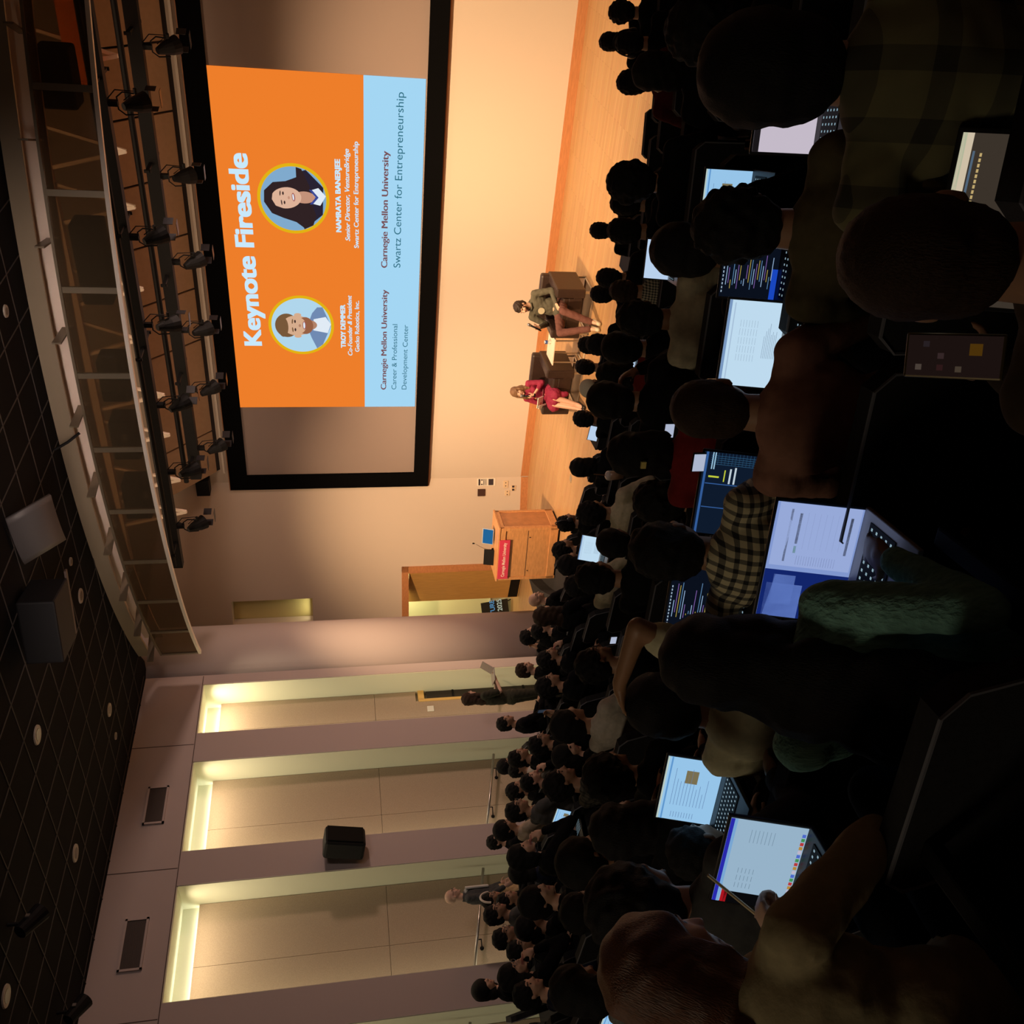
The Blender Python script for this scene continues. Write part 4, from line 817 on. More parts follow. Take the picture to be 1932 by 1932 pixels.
PEOPLE = [  # x, y, row, size, head height, pose, hair, top, skin, head yaw, head pitch, label
    (-1.3, 9.15, 1, 1.015, 1.42, 'lap', 'curly', 'blk', 2, 0, 0, 'person with curly dark hair nearest the top edge of the photo, against the stage floor'),
    (-1.71, 10.1, 0, 1.039, 1.21, 'lap', 'short', 'blk', 2, 10, 0, 'person with short black hair seen just beyond the one wearing headphones'),
    (-1.36, 8.05, 2, 0.998, 1.64, 'lap', 'headphones', 'blk', 2, -10, 0, 'dark-haired person wearing a thin over-head headphone band'),
    (-1.45, 7.04, 3, 0.996, 1.88, 'lap', 'short', 'maroon', 1, 0, 0, 'person in dark maroon half hidden behind another head by the top edge'),
    (-1.02, 5.19, 5, 0.992, 2.35, 'lap', 'bob', 'blk', 2, -30, 5, 'person with long dark hair and hair clip, face turned in profile near the top edge'),
    (-1.6, 5.19, 5, 1.018, 2.38, 'lap', 'big', 'blk', 2, 0, 0, 'person with big round dark hair in front of the stage floor, beside the empty seats'),
    (-2.24, 6.73, 3, 0.998, 1.88, 'lap', 'short', 'blk', 2, 0, 0, 'person with dark hair directly left of the big round-haired one'),
    (-3.47, 9.51, 0, 1.02, 1.19, 'lap', 'short', 'blk', 2, 0, 0, 'small dark-haired person alone in front of the pale stage floor, right of the armchairs'),
    (-2.16, 5.93, 4, 1.004, 2.12, 'lap', 'short', 'blk', 2, 0, 0, 'person with short dark hair and glasses behind the lone small dark head'),
    (-1.19, 3.09, 7, 0.984, 2.82, 'type', 'round', 'blk', 3, 10, 20, 'person with smooth round black hair bending over a white screen'),
    (-2.86, 6.53, 3, 0.967, 1.84, 'lap', 'shortbrown', 'check', 2, 0, 0, 'person in small grey check shirt with brown short hair'),
    (-1.92, 4.06, 6, 0.99, 2.59, 'lap', 'short', 'polo', 3, 0, 0, 'person with short black hair in a cream shirt, arm over the seat back'),
    (-2.51, 4.89, 5, 0.999, 2.36, 'lap', 'round', 'blk', 2, 0, 0, 'person with thick dark hair between the cream shirt and the red sleeve'),
    (-3.19, 7.56, 2, 0.997, 1.64, 'lap', 'short', 'blk', 2, 0, 0, 'small dark head just below the man on stage'),
    (-3.74, 8.45, 1, 1.001, 1.4, 'lap', 'short', 'blk', 2, 0, 0, 'dark head in the front row under the brown armchair of the man'),
    (-4.34, 8.5, 1, 1.024, 1.43, 'lap', 'short', 'blk', 2, 0, 0, 'front row dark head covering the foot of the small table'),
    (-3.42, 6.71, 3, 1.015, 1.9, 'lap', 'short', 'blk', 2, 0, 0, 'dark head right behind the one at the foot of the small table'),
    (-5.06, 9.35, 0, 1.006, 1.17, 'lap', 'short', 'emblem', 2, 0, 0, 'front row person in a dark top with a pale round emblem on the back'),
    (-4.3, 7.51, 2, 1.01, 1.65, 'lap', 'cap', 'blk', 2, 0, 0, 'person wearing a cream baseball cap backwards'),
    (-2.45, 4.16, 6, 1.029, 2.63, 'chin', 'round', 'blk', 2, 0, 0, 'dark-haired person with a hand raised beside the face, next to the red sleeve'),
    (-3.13, 5.67, 4, 0.99, 2.11, 'lap', 'bob', 'red', 2, 0, 0, 'person in a dark red sweater with a raised arm, mostly hidden'),
    (-1.28, 2.12, 8, 0.975, 3.05, 'type', 'buzz', 'brownpink', 2, 0, 10, 'large close-cropped head wearing glasses above a brown-pink sweater'),
    (-0.8, 2.26, 8, 0.962, 3.03, 'type', 'curly', 'olive', 2, 0, 15, 'curly-haired person in an olive hooded sweatshirt bent over dark code screens'),
    (-5.18, 8.38, 1, 0.997, 1.4, 'lap', 'short', 'blk', 3, 0, 0, 'front row dark head left of the woman in the crimson dress'),
    (-5.18, 7.44, 2, 0.997, 1.64, 'lap', 'bob', 'blk', 2, 0, 0, 'person with chin-length dark hair in the front row beside the folded black desk'),
    (-2.11, 3.13, 7, 1.003, 2.84, 'lap', 'clip', 'redjacket', 2, 0, 5, 'person with dark hair held by a small yellow clip and a dark red jacket'),
    (-2.64, 3.49, 6, 0.929, 2.52, 'lap', 'big', 'blk', 2, 0, 0, 'person with large bushy dark hair in front of the drawing on the blue screen'),
    (-1.81, 2.13, 8, 0.996, 3.07, 'type', 'short', 'plaid', 3, 8, 5, 'man in a yellow and black plaid shirt with short black hair'),
    (-3.73, 4.48, 5, 0.96, 2.31, 'lap', 'round', 'blk', 2, 0, 0, 'person with thick black hair blocking a small white screen'),
    (-4.32, 5.57, 4, 0.993, 2.11, 'lap', 'curly', 'cream', 2, 0, 0, 'curly-haired person in a cream knitted sweater'),
    (-6.7, 8.44, 1, 0.979, 1.38, 'lap', 'headphones', 'blk', 2, 20, 0, 'front row person with black headphones below the lectern'),
    (-6.41, 7.6, 2, 1.003, 1.64, 'lap', 'curly', 'blk', 2, 20, 0, 'spiky-haired person just below the left corner of the lectern'),
    (-5.74, 6.58, 3, 1.002, 1.88, 'lap', 'bob', 'blk', 2, 20, 0, 'person with chin-length hair next to the spiky-haired one'),
    (-3.52, 3.91, 6, 1.012, 2.61, 'lap', 'short', 'blk', 2, 0, 0, 'dark-haired person behind the white t-shirt wearer, beside a small white screen'),
    (-5.12, 5.59, 4, 0.996, 2.11, 'lap', 'short', 'tee', 2, 0, 0, 'dark-haired person in a cream t-shirt with a printed back'),
    (-8.67, 9.19, 1, 0.997, 1.4, 'lap', 'bald', 'blk', 1, 40, 0, 'bald man in glasses seated under the open stage door'),
    (-6.84, 7.0, 3, 1.035, 1.92, 'lap', 'longbrown', 'blk', 1, 10, 0, 'person with long brown hair next to the bald man'),
    (-8.05, 7.97, 2, 0.997, 1.64, 'lap', 'short', 'blk', 1, 40, 0, 'man in black with short dark hair in front of the column, face in profile'),
    (-8.56, 8.38, 2, 1.015, 1.66, 'lap', 'short', 'blk', 1, 20, 0, 'person with smooth dark hair highest against the foot of the column'),
    (-7.3, 6.79, 3, 0.993, 1.87, 'chin', 'curly', 'blk', 2, 30, 0, 'person with wavy dark hair in profile, below the dark edge of the column'),
    (-9.22, 8.39, 2, 1.005, 1.65, 'phone', 'shortbrown', 'blk', 1, 40, 10, 'person raising a dark phone in front of the column'),
    (-4.06, 3.72, 6, 0.987, 2.58, 'lap', 'curly', 'blk', 2, 30, 0, 'curly dark-haired person in glasses in the middle of the dark rows'),
    (-6.68, 5.86, 4, 1.013, 2.13, 'lap', 'curly', 'blk', 2, 30, 0, 'person with bushy dark hair and pale forehead beside the phone raiser'),
    (-9.95, 8.09, 3, 1.02, 1.9, 'lap', 'short', 'blk', 2, 35, 0, 'bearded man in black against the pinkish pier, left of the standing woman'),
    (-4.81, 3.87, 6, 1.013, 2.61, 'lap', 'round', 'white', 2, 20, 0, 'dark-haired person in a white shirt in the middle rows'),
    (-7.64, 5.91, 4, 0.983, 2.1, 'phone', 'short', 'blk', 2, 35, 5, 'man in glasses looking at a lit phone'),
    (-8.59, 6.47, 4, 1.013, 2.13, 'lap', 'short', 'blk', 2, 40, 0, 'person in profile with short hair in front of the yellowish return wall'),
    (-10.14, 7.44, 3, 0.952, 1.83, 'lap', 'short', 'white', 2, 35, 0, 'man in a white long-sleeved shirt with his arm stretched forward'),
    (-10.5, 7.79, 3, 1.006, 1.89, 'lap', 'round', 'blk', 2, 35, 0, 'person with rounded black hair high against the panel of the middle niche'),
    (-8.36, 5.97, 4, 0.984, 2.1, 'chin', 'short', 'blk', 1, 30, 0, 'dark-haired person resting face on hands below the white sleeve'),
    (-6.06, 4.55, 5, 0.955, 2.31, 'lap', 'bob', 'blk', 1, 60, 10, 'person with face turned up sideways in the middle rows'),
    (-5.45, 3.86, 6, 0.995, 2.59, 'lap', 'curly', 'plaidgrey', 2, 30, 0, 'person with bushy dark hair and a dark patterned shirt'),
    (-9.09, 6.39, 4, 1.004, 2.12, 'lap', 'curly', 'blk', 2, 40, 0, 'dark wavy-haired person below the handrail bracket'),
    (-8.06, 5.42, 5, 1.015, 2.38, 'lap', 'short', 'gry', 2, 35, 0, 'man in glasses and grey top with thick black hair near the middle pier'),
    (-8.82, 5.71, 5, 1.03, 2.39, 'lap', 'round', 'beige', 2, 35, 0, 'person with bowl-cut black hair in a light beige shirt'),
    (-11.04, 6.97, 4, 1.0, 2.12, 'lap', 'short', 'blk', 1, 35, 0, 'man in profile highest against the pier with the loudspeaker'),
    (-7.04, 4.29, 6, 1.031, 2.63, 'chin', 'bob', 'blk', 1, 35, 0, 'person in black holding a hand to the face'),
    (-8.62, 5.08, 5, 0.984, 2.34, 'lap', 'hood', 'nvy', 2, 20, 0, 'person in a dark hood in front of the bald standing man'),
    (-10.68, 5.94, 5, 0.998, 2.36, 'lap', 'band', 'blk', 2, 35, 0, 'woman with a white headband in glasses'),
    (-9.04, 4.87, 6, 1.011, 2.61, 'lap', 'short', 'gry', 2, 40, 0, 'man with dark hair in glasses at the end of the row by the side wall'),
    (-9.65, 5.34, 5, 0.991, 2.35, 'lap', 'short', 'grt', 2, 35, 0, 'man in a light grey t-shirt below the white headband'),
    (-5.78, 3.18, 7, 1.012, 2.85, 'lap', 'round', 'blk', 1, 55, 0, 'person with round black hair and pale face in profile'),
    (-8.7, 4.44, 6, 1.007, 2.61, 'lap', 'short', 'blk', 2, 35, 0, 'man with glasses and curly dark hair at the wall side, near the bottom edge'),
    (-8.19, 4.05, 6, 0.982, 2.58, 'lap', 'short', 'blk', 2, 35, 0, 'bearded man in glasses in the lower left rows'),
    (-7.49, 3.9, 6, 0.99, 2.59, 'lap', 'round', 'blk', 2, 30, 0, 'dark round-haired person just right of the bearded man'),
    (-10.49, 4.79, 6, 1.028, 2.63, 'lap', 'hood', 'blk', 1, 35, 0, 'person in a black beanie against the last pier near the bottom edge'),
    (-7.3, 3.41, 7, 0.992, 2.83, 'chin', 'bob', 'blk', 1, 40, 0, 'woman in profile with dark hair and glasses near the bottom edge'),
    (-6.9, 3.08, 7, 0.981, 2.81, 'lap', 'short', 'nvy', 1, 35, 0, 'man with dark hair and a beige neck next to the black beanie'),
    (-4.23, 1.88, 8, 1.001, 3.08, 'lap', 'flower', 'greysweater', 2, -5, 10, 'person in a grey knitted sweater with a red flower in dark hair'),
    (-4.86, 2.59, 7, 0.973, 2.81, 'lap', 'round', 'blk', 2, 20, 0, 'dark round head in the lower rows above the long black hair'),
    (-3.79, 2.72, 7, 0.956, 2.79, 'lap', 'big', 'blk', 2, 20, 0, 'large bushy dark head in the middle of the black rows'),
    (-3.67, 2.18, 8, 0.984, 3.06, 'type', 'round', 'blk', 2, 20, 10, 'dark-haired person holding a small phone, seen from behind'),
    (-3.09, 1.96, 8, 0.974, 3.05, 'type', 'long', 'blk', 2, 10, 5, 'person with long black hair beside the pale blue laptop screen'),
    (-2.37, 1.27, 9, 1.002, 3.32, 'lap', 'big', 'gryd', 2, 10, 5, 'person with very large dark round hair and grey collar near the bottom'),
    (-2.73, 1.62, 8, 0.92, 2.93, 'type', 'short', 'mustard', 2, 10, 10, 'person with short black hair and a mustard collar blocking a laptop screen'),
    (-1.74, 0.75, 10, 0.973, 3.52, 'type', 'longauburn', 'beigesw', 0, 25, 20, 'auburn-haired person in a beige sweatshirt looking down in profile'),
    (-2.27, 1.88, 8, 0.988, 3.06, 'raise', 'round', 'polo2', 3, 5, 15, 'person in a light khaki polo with one arm raised and hand on the head'),
    (-1.44, 1.31, 9, 0.969, 3.28, 'type', 'longthick', 'teal', 3, 8, 15, 'woman with long black hair in a teal cable-knit sweater typing on a laptop'),
    (-0.32, 1.72, 9, 0.994, 3.31, 'type', 'round', 'plaidolive', 2, -5, 5, 'large dark-haired person in a green-brown plaid flannel shirt in the top right corner'),
    (-0.52, 3.42, 7, 0.97, 2.8, 'lap', 'big', 'blk', 2, -5, 0, 'large black silhouette filling the top edge between the plaid shirt and the front heads'),
    (-0.42, 1.09, 9, 1.03, 3.32, 'lap', 'buzzbrown', 'hoodie', 2, 0, 0, 'biggest head in the photo, close-cropped and brown, seen from behind'),
]
LAPTOPS = [  # x, y, screen height, row, screen content, label
    (-1.37, 2.69, 2.69, 8, 'doc', 'laptop showing a white document with a small table, under the brown-pink sweater'),
    (-1.44, 1.61, 2.94, 9, 'form', 'large laptop with a white form page over a dark blue background'),
    (-2.08, 1.17, 3.08, 9, 'sheet', 'laptop with a white page and a colourful icon bar along its bottom'),
    (-2.66, 1.8, 2.93, 9, 'mail', 'laptop with a pale blue mail page between two dark heads'),
    (-0.63, 2.92, 2.67, 8, 'profile', 'laptop with a white profile page half covered by the plaid sleeve'),
    (-1.22, 3.66, 2.47, 7, 'mail', 'laptop with a pale page and a small picture, half hidden by curly hair'),
    (-1.12, 2.88, 2.68, 8, 'code', 'dark code editor screen with coloured lines in front of the olive sweatshirt'),
    (-2.21, 5.55, 2.0, 5, 'blank', 'plain white laptop screen beside the small check shirt'),
    (-3.43, 6.32, 1.81, 3, 'blank', 'small white screen seen above the red sleeve'),
    (-6.28, 9.76, 0.78, 0, 'blank', 'small white screen in the front row near the woman on stage'),
    (-5.25, 6.2, 1.85, 4, 'doc', 'small laptop with a white text page below the lectern'),
    (-1.9, 2.52, 2.71, 8, 'draw', 'laptop with a dark blue technical drawing with yellow lines'),
    (-2.0, 2.11, 2.94, 9, 'code', 'laptop with dark window and grey-blue text beside the plaid shirt'),
    (-7.07, 4.62, 2.19, 6, 'mail', 'small pale blue laptop screen in the lower left rows'),
    (-5.38, 3.12, 2.39, 7, 'mail', 'small screen with a blue bar, partly behind long black hair'),
    (-5.3, 2.13, 2.65, 8, 'mail', 'white screen cut by the bottom edge below the grey sweater'),
    (-0.48, 1.41, 2.96, 9, 'dark', 'big dark grey laptop window with a cream toolbar at the right edge'),
]
# ---- the two speakers on stage
pm = base_pose(hip=(.10, .0, .48), waist=(0, -.05, .63), chest=(0, -.09, .81), neck=(0, -.07, .955), head=(.015, -.02, 1.115), sh=(.20, -.08, .915),
    elR=(.30, -.02, .68), wrR=(.26, .20, .84), dR=(.05, .35, .9), nR=(-.75, .5, 0), tR=(0, .3, 1), curlR=1.35,
    elL=(-.30, .02, .66), wrL=(-.16, .24, .62), dL=(.35, .9, -.25), curlL=.45,
    kneeR=(.26, .42, .54), ankR=(.08, .66, .13), toeR=(.03, .81, .04), kneeL=(-.12, .44, .54), ankL=(-.04, .66, .12), toeL=(-.07, .82, .04), yaw=22, pitch=6)
GREEN = mat('sweatshirt_green', (.095, .088, .062), .92, noise_s=30, noise_a=.15, bump=.3)
man = place_person('stage_man', pm, (-6.20, 13.42, 0), PI+.05, 1.0, 'short', HAIRC['m'], GREEN, SKIN[1],
    'seated bearded man in a grey-green sweatshirt and brown trousers holding a microphone', bottom=mat('trousers_brown', (.15, .058, .045), .9, noise_s=30, noise_a=.15, bump=.3), shoes=mat('shoe_cream', (.62, .55, .40), .6), vox=.0075, beard=True, topname='sweatshirt')
b = MB(); b.tube([(0.04, .045, .80), (.04, .055, .80)], .055, 20); b.build('chest_emblem', mat('emblem_cream', (.55, .5, .36), .8), man)
b = MB(); b.tube([(.07, -.0, .968), (.0, .022, .955), (-.06, -.01, .968), (-.05, -.10, .985), (.05, -.10, .985), (.07, 0, .968)], .012, 8); b.build('collar', GREEN, man, smooth=True)
pw = base_pose(hip=(.09, .0, .49), waist=(0, -.03, .64), chest=(0, -.055, .80), neck=(0, -.04, .935), head=(0, -.01, 1.08), sh=(.165, -.05, .895), fem=1,
    elR=(.22, .0, .66), wrR=(-.02, .18, .82), dR=(-.35, .25, .85), nR=(-.2, -1, .2), tR=(0, .2, 1), curlR=1.2, elL=(-.24, .02, .64), wrL=(-.02, .24, .60), dL=(.9, .35, -.1), curlL=.8,
    elR_=0, kneeR=(-.02, .42, .50), ankR=(-.10, .68, .12), toeR=(-.11, .80, .035), kneeL=(-.15, .42, .50), ankL=(-.15, .62, .13), toeL=(-.17, .75, .035), yaw=-12, sleeve='three')
pw['elR'], pw['elL'] = (.23, .0, .66), (-.23, .02, .66); pw['wrR'], pw['wrL'] = (.12, .16, .66), (-.06, .16, .82)
pw['dR'], pw['nR'], pw['tR'] = (-.6, .6, .1), (0, -.2, 1), (0, .2, 1); pw['dL'], pw['nL'], pw['tL'] = (.4, .2, .8), (.2, -1, .2), (0, .2, 1)
CRIM = mat('dress_crimson', (.30, .014, .055), .8, noise_s=20, noise_a=.12, bump=.2)
wom = place_person('stage_woman', pw, (-7.78, 13.42, 0), PI-.05, .95, 'stagewoman', HAIRC['l'], CRIM, SKIN[1],
    'seated woman in a crimson dress with shoulder-length brown hair holding a microphone and note cards', bottom=CRIM, shoes=mat('heel_black', (.015, .012, .012), .3), vox=.0072, skirt=True, topname='dress_top')
b = MB(); b.tube([(-.155*math.cos(2*PI*i/16)*.97, -.03+.125*math.sin(2*PI*i/16), .635) for i in range(17)], .012, 6); b.build('belt', mat('belt_dark', (.12, .01, .03), .6), wom)
b = MB(); b.tube([(-.055, .155, .80), (-.055, .16, .825)], .032, 12); b.build('wristwatch', black_m, wom)
def microphone(loc, d, label):
    o = empty('microphone', loc, 0, label, 'microphone'); q = V(d).normalized(); b = MB(); b.tube([-q*.12, q*.08], [.013, .016], 12); b.build('handle', black_m, o, smooth=True)
    b = MB(); b.ell(q*.105, (.026, .026, .026)); b.build('grille', mat('mic_mesh', (.30, .30, .32), .35, .8), o, smooth=True); b = MB(); b.tube([q*.075, q*.085], .027, 12); b.build('collar_ring', steel, o)
    return o
MW = lambda o, p: Matrix.Translation(o.location) @ Matrix.Rotation(o.rotation_euler[2], 4, 'Z') @ (V(p)*o.scale[0])
microphone(MW(man, (.235, .265, .935)), (.45, -.15, .85) if False else V((.35, .12, .8)), 'black microphone in the raised hand of the seated man')
microphone(MW(wom, (-.03, .165, .93)), V((-.05, .1, .9)), 'black microphone held up to the mouth of the seated woman')
nc = empty('note_cards', MW(wom, (.04, .26, .68)), PI, 'white note cards resting on the lap of the woman in crimson', 'cards')
b = MB(); b.box((0, 0, .03), (.20, .012, .13), M=Matrix.Rotation(math.radians(-35), 3, 'X')); b.box((.07, .02, -.01), (.07, .01, .16), M=Matrix.Rotation(math.radians(-30), 3, 'X')); b.build('card', mat('card_white', (.88, .82, .72), .7), nc)
b = MB(); b.box((-.05, .010, .045), (.05, .004, .02), M=Matrix.Rotation(math.radians(-35), 3, 'X')); b.box((.03, .010, .02), (.07, .004, .012), M=Matrix.Rotation(math.radians(-35), 3, 'X')); b.build('print', mat('card_red', (.45, .05, .05), .7), nc)

# ---- standing people at the side wall
ps = dict(hip=(.09, 0, .92), knee=(.10, .02, .50), ankle=(.11, -.02, .09), toe=(.12, .13, .03), waist=(0, -.0, 1.08), chest=(0, .0, 1.28), neck=(0, .0, 1.45), head=(0, .03, 1.62), sh=(.19, 0, 1.41))
pb = base_pose(**ps, elR=(.26, .02, 1.12), wrR=(.24, .12, .90), dR=(0, .4, -1), nR=(-1, 0, 0), tR=(0, 1, 0), elL=(-.26, .02, 1.12), wrL=(-.24, .10, .88), dL=(0, .3, -1), nL=(1, 0, 0), tL=(0, 1, 0), yaw=0, pitch=5)
P = Vector((-12.0, 6.78, 0)); bald = place_person('bald_stand', pb, (-11.95, 6.72, 1.12), math.radians(-38), .97, 'bald', HAIRC['d'], mat('blazer_grey', (.06, .065, .07), .9, noise_s=60, noise_a=.4, bump=.3), SKIN[0],
    'standing bald man in glasses, grey blazer and tan trousers by the handrail', bottom=mat('trousers_tan', (.50, .37, .20), .9, noise_s=30, noise_a=.15), vox=.009, topname='blazer')
glasses(bald, 'bald_stand')
b = MB(); b.box((.02, .125, 1.27), (.10, .03, .34)); b.ell((0, .07, 1.42), (.05, .05, .04)); b.build('shirt_front', mat('shirt_check_pale', (.60, .62, .60), .9), bald, bevel=.01)
pwm = base_pose(**ps, fem=1, elR=(.21, .04, 1.14), wrR=(.10, .28, 1.18), dR=(-.4, 1, .1), nR=(0, 0, 1), tR=(1, 0, 0), elL=(-.21, .04, 1.14), wrL=(-.10, .28, 1.16), dL=(.4, 1, .1), nL=(0, 0, 1), tL=(-1, 0, 0), yaw=0, sleeve='short')
sw = place_person('woman_stand', pwm, (-11.35, 9.75, .48), math.radians(-25), 1.0, 'longbrown', HAIRC['b'], mat('dress_dark_green', (.035, .035, .02), .9, noise_s=30, noise_a=.2, bump=.2), SKIN[0],
    'standing woman with long dark hair and dark green dress holding an open pale laptop', bottom=mat('dress_dark_green', ()), vox=.010, topname='dress_top')
glasses(sw, 'woman_stand')
hl = empty('held_laptop', MW(sw, (0, .36, 1.20)), math.radians(-25), 'pale open laptop held by the standing woman', 'laptop')
b = MB(); b.box((0, 0, 0), (.32, .22, .015)); b.build('base', mat('laptop_silver', (.55, .50, .46), .4, .3), hl, bevel=.004); b = MB(); b.box((0, .15, .09), (.32, .012, .22), M=Matrix.Rotation(math.radians(-35), 3, 'X')); b.build('lid', mat('laptop_silver', ()), hl, bevel=.004)

# ---- audience
TCX, TCY = -4.75, 17.5
def face(x, y): return math.atan2(TCY-y, TCX-x)-PI/2
SPECIAL = {
    'teal': dict(dR=(-.25, 1, -.05), shR=(.155, .05, .93), wrR=(.225, .13, .755), elR=(.245, -.12, .70), wrL=(-.13, .40, .72), curlR=.5, sh=(.205, .03, .93)),
    'hoodie': dict(elL=(-.26, .12, .72), wrL=(-.24, .36, .70), dL=(0, .9, .4), curlL=1.0),
    'plaidolive': dict(sh=(.22, .0, .95)), 'greysweater': dict(pitch=25),
    'beigesw': dict(elR=(.24, .20, .70), wrR=(-.24, .38, .69), elL=(-.28, .14, .70), wrL=(-.29, .38, .70), dR=(-.5, .8, 0), dL=(.2, .9, .3), curlL=1.2, curlR=1.2, pitch=30, chest=(0, .03, .84), neck=(0, .08, .97), head=(0, .15, 1.10), sh=(.20, .05, .93)),
}
seat_spots = []; cust = set(SPECIAL)
def fit_pose(pose, yaw, pitch, top, hx):
    d = dict(POSES[pose]); d.update(SPECIAL.get(top, {})); sl = d.pop('sleeve', 'long')
    if top in ('polo', 'polo2', 'tee', 'grt'): sl = 'short'
    p = base_pose(**d); p['yaw'] = yaw; p['pitch'] = pitch if 'pitch' not in SPECIAL.get(top, {}) else SPECIAL[top]['pitch']; p['sleeve'] = sl
    return p
for i, (x, y, k, s, hz, pose, hair, top, sk, yaw, pitch, label) in enumerate(PEOPLE):
    rz = face(x, y); d = POSES[pose]; hd = d.get('head', (0, 0, 1.15)); f = V((-math.sin(rz), math.cos(rz), 0))
    bx, by = x-f.x*hd[1]*s, y-f.y*hd[1]*s; near = k >= 8
    yq = round(yaw/20)*20; pq = round(pitch/10)*10; pk = (pose, yq, pq, top if top in cust else ('short' if top in ('polo', 'polo2', 'tee', 'grt') else ''), near)
    hm = HAIRC['a'] if 'auburn' in hair else HAIRC['b'] if hair in ('shortbrown', 'longbrown', 'buzzbrown', 'buzz') else HAIRC['d']
    zf = FZ(k); dz = hz-(zf+hd[2]*s); s2 = s
    if abs(dz) > .001: s2 = s*max(.93, min(1.08, 1+dz/(hd[2]*s)))
    nm = {'hoodie': 'hoodie', 'olive': 'hoodie', 'redjacket': 'jacket', 'cream': 'sweater', 'teal': 'sweater', 'greysweater': 'sweater', 'beigesw': 'sweatshirt', 'brownpink': 'sweater'}.get(top, 'shirt')
    o = place_person(pk, fit_pose(pose, yq, pq, top, 0), (bx, by, zf), rz, s2, hair, hm, TOP[top], SKIN[sk], label, 'seated audience', vox=.0095 if near else .0125, topname=nm)
    if top == 'emblem': b = MB(); b.tube([(0, -.172, .82), (0, -.178, .82)], .05, 20); b.build('back_emblem', mat('emblem_pale', (.45, .42, .36), .8), o)
    if top == 'tee': b = MB(); b.box((0, -.176, .84), (.10, .004, .09)); b.build('back_print', mat('print_grey', (.08, .08, .07), .8), o)
    if 'glasses' in label and pk in PM: glasses(o, pk)
    if top == 'beigesw':
        b = MB(); q0 = V((-.27, .48, .76)); b.tube([q0-V((.05, .02, .06)), q0+V((.07, .04, .09))], .004, 6); pc = b.build('pencil', mat('pencil_yellow', (.65, .55, .35), .5)); pc.matrix_world = Matrix.Translation((bx, by, zf)) @ Matrix.Rotation(rz, 4, 'Z') @ Matrix.Scale(s2, 4); tag(pc, 'pale pencil held by the auburn-haired person near the bottom edge', 'pencil')
    seat_spots.append((bx-f.x*.03, by-f.y*.03, k, rz))
    if pose == 'phone':
        fo = empty('phone', Matrix.Translation((bx, by, zf)) @ Matrix.Rotation(rz, 4, 'Z') @ (V((0.02, .36, 1.05))*s2), rz, 'dark smartphone held up by the '+{7: ''}.get(i, label.split(' with ')[0].replace('person ', 'person ')), 'phone')
        b = MB(); b.box((0, 0, 0), (.075, .009, .155)); b.build('case', black_m, fo, bevel=.003); b = MB(); b.box((0, -.0055, 0), (.066, .001, .14)); b.build('display', emis('phone_glow', srgb(40, 48, 60), 1), fo)
# ---- auditorium seats: one under every person, the gaps of each row filled
seat0 = empty('auditorium_seat', (0, 0, 0), 0)
fab = mat('seat_fabric_black', (.012, .012, .014), .95, noise_s=50, noise_a=.3, bump=.2)
bw, z0_, z1_ = .245, .36, .95
b = MB(); sec = [(-bw, z0_), (-bw+.01, z1_-.05), (-bw+.05, z1_), (bw-.05, z1_), (bw-.01, z1_-.05), (bw, z0_)]
yb = lambda z: -.19-(z-.36)*.20
b.add([(x, yb(z)-.035, z) for x, z in sec]+[(x, yb(z)+.025, z) for x, z in sec], [(0, 1, 2, 3, 4, 5), (11, 10, 9, 8, 7, 6)]+[(i, (i+1) % 6+6-6 if False else (i+1) % 6, (i+1) % 6+6, i+6) for i in range(6)])
bk = b.build('backrest', fab, seat0)
b = MB(); b.tube([(x*1.0, yb(z)-.036, z) for x, z in sec], .0045, 5); b.build('piping', mat('seat_piping', (.15, .155, .18), .6), bk)
b = MB(); b.box((0, .06, .42), (.46, .46, .10)); b.build('seat_cushion', fab, seat0, bevel=.02)
for s_ in (-1, 1):
    b = MB(); b.box((s_*.275, .0, .63), (.05, .34, .035)); b.build('armrest', black_m, seat0, bevel=.008)
    b = MB(); b.box((s_*.275, -.08, .31), (.035, .12, .62)); b.build('stand', black_m, seat0)
used_seat = [0]
def add_seat(x, y, k, rz, lab, grp):
    global seat0
    o = seat0 if not used_seat[0] else copy_tree(seat0); used_seat[0] += 1
    o.location = (x, y, FZ(k)); o.rotation_euler = (0, 0, rz); tag(o, lab, 'seat', grp)
for (x, y, k, rz) in seat_spots:
    if math.hypot(x, y) < .62: continue
    add_seat(x, y, k, rz, 'black auditorium seat with a person sitting in it', 'occupied auditorium seats')
FZL = FZ
for k in range(0, 11):
    r_ = RK[k]; t = math.radians(180+20); t1 = math.radians(360-20); dt = .56/r_
    while t < t1:
        x, y = TCX+r_*math.cos(t), TCY+r_*math.sin(t); t += dt
        if x < (-8.9 if k <= 2 else -9.6 if k <= 4 else -11.2) or x > .6 or math.hypot(x, y) < 1.1: continue
        if math.hypot(x+1.10, y-1.45) < .62: continue
        if any(abs(k-q[2]) <= 1 and math.hypot(x-q[0], y-q[1]) < .50 for q in seat_spots): continue
        pp = proj((x, y, FZ(k)+.9)); 
        if pp is None or not (-60 < pp[0] < 2000 and -80 < pp[1] < 2010): continue
        add_seat(x, y, k, face(x, y), 'empty black auditorium seat with thin grey piping in the dark rows', 'empty auditorium seats'); seat_spots.append((x, y, k, 0))
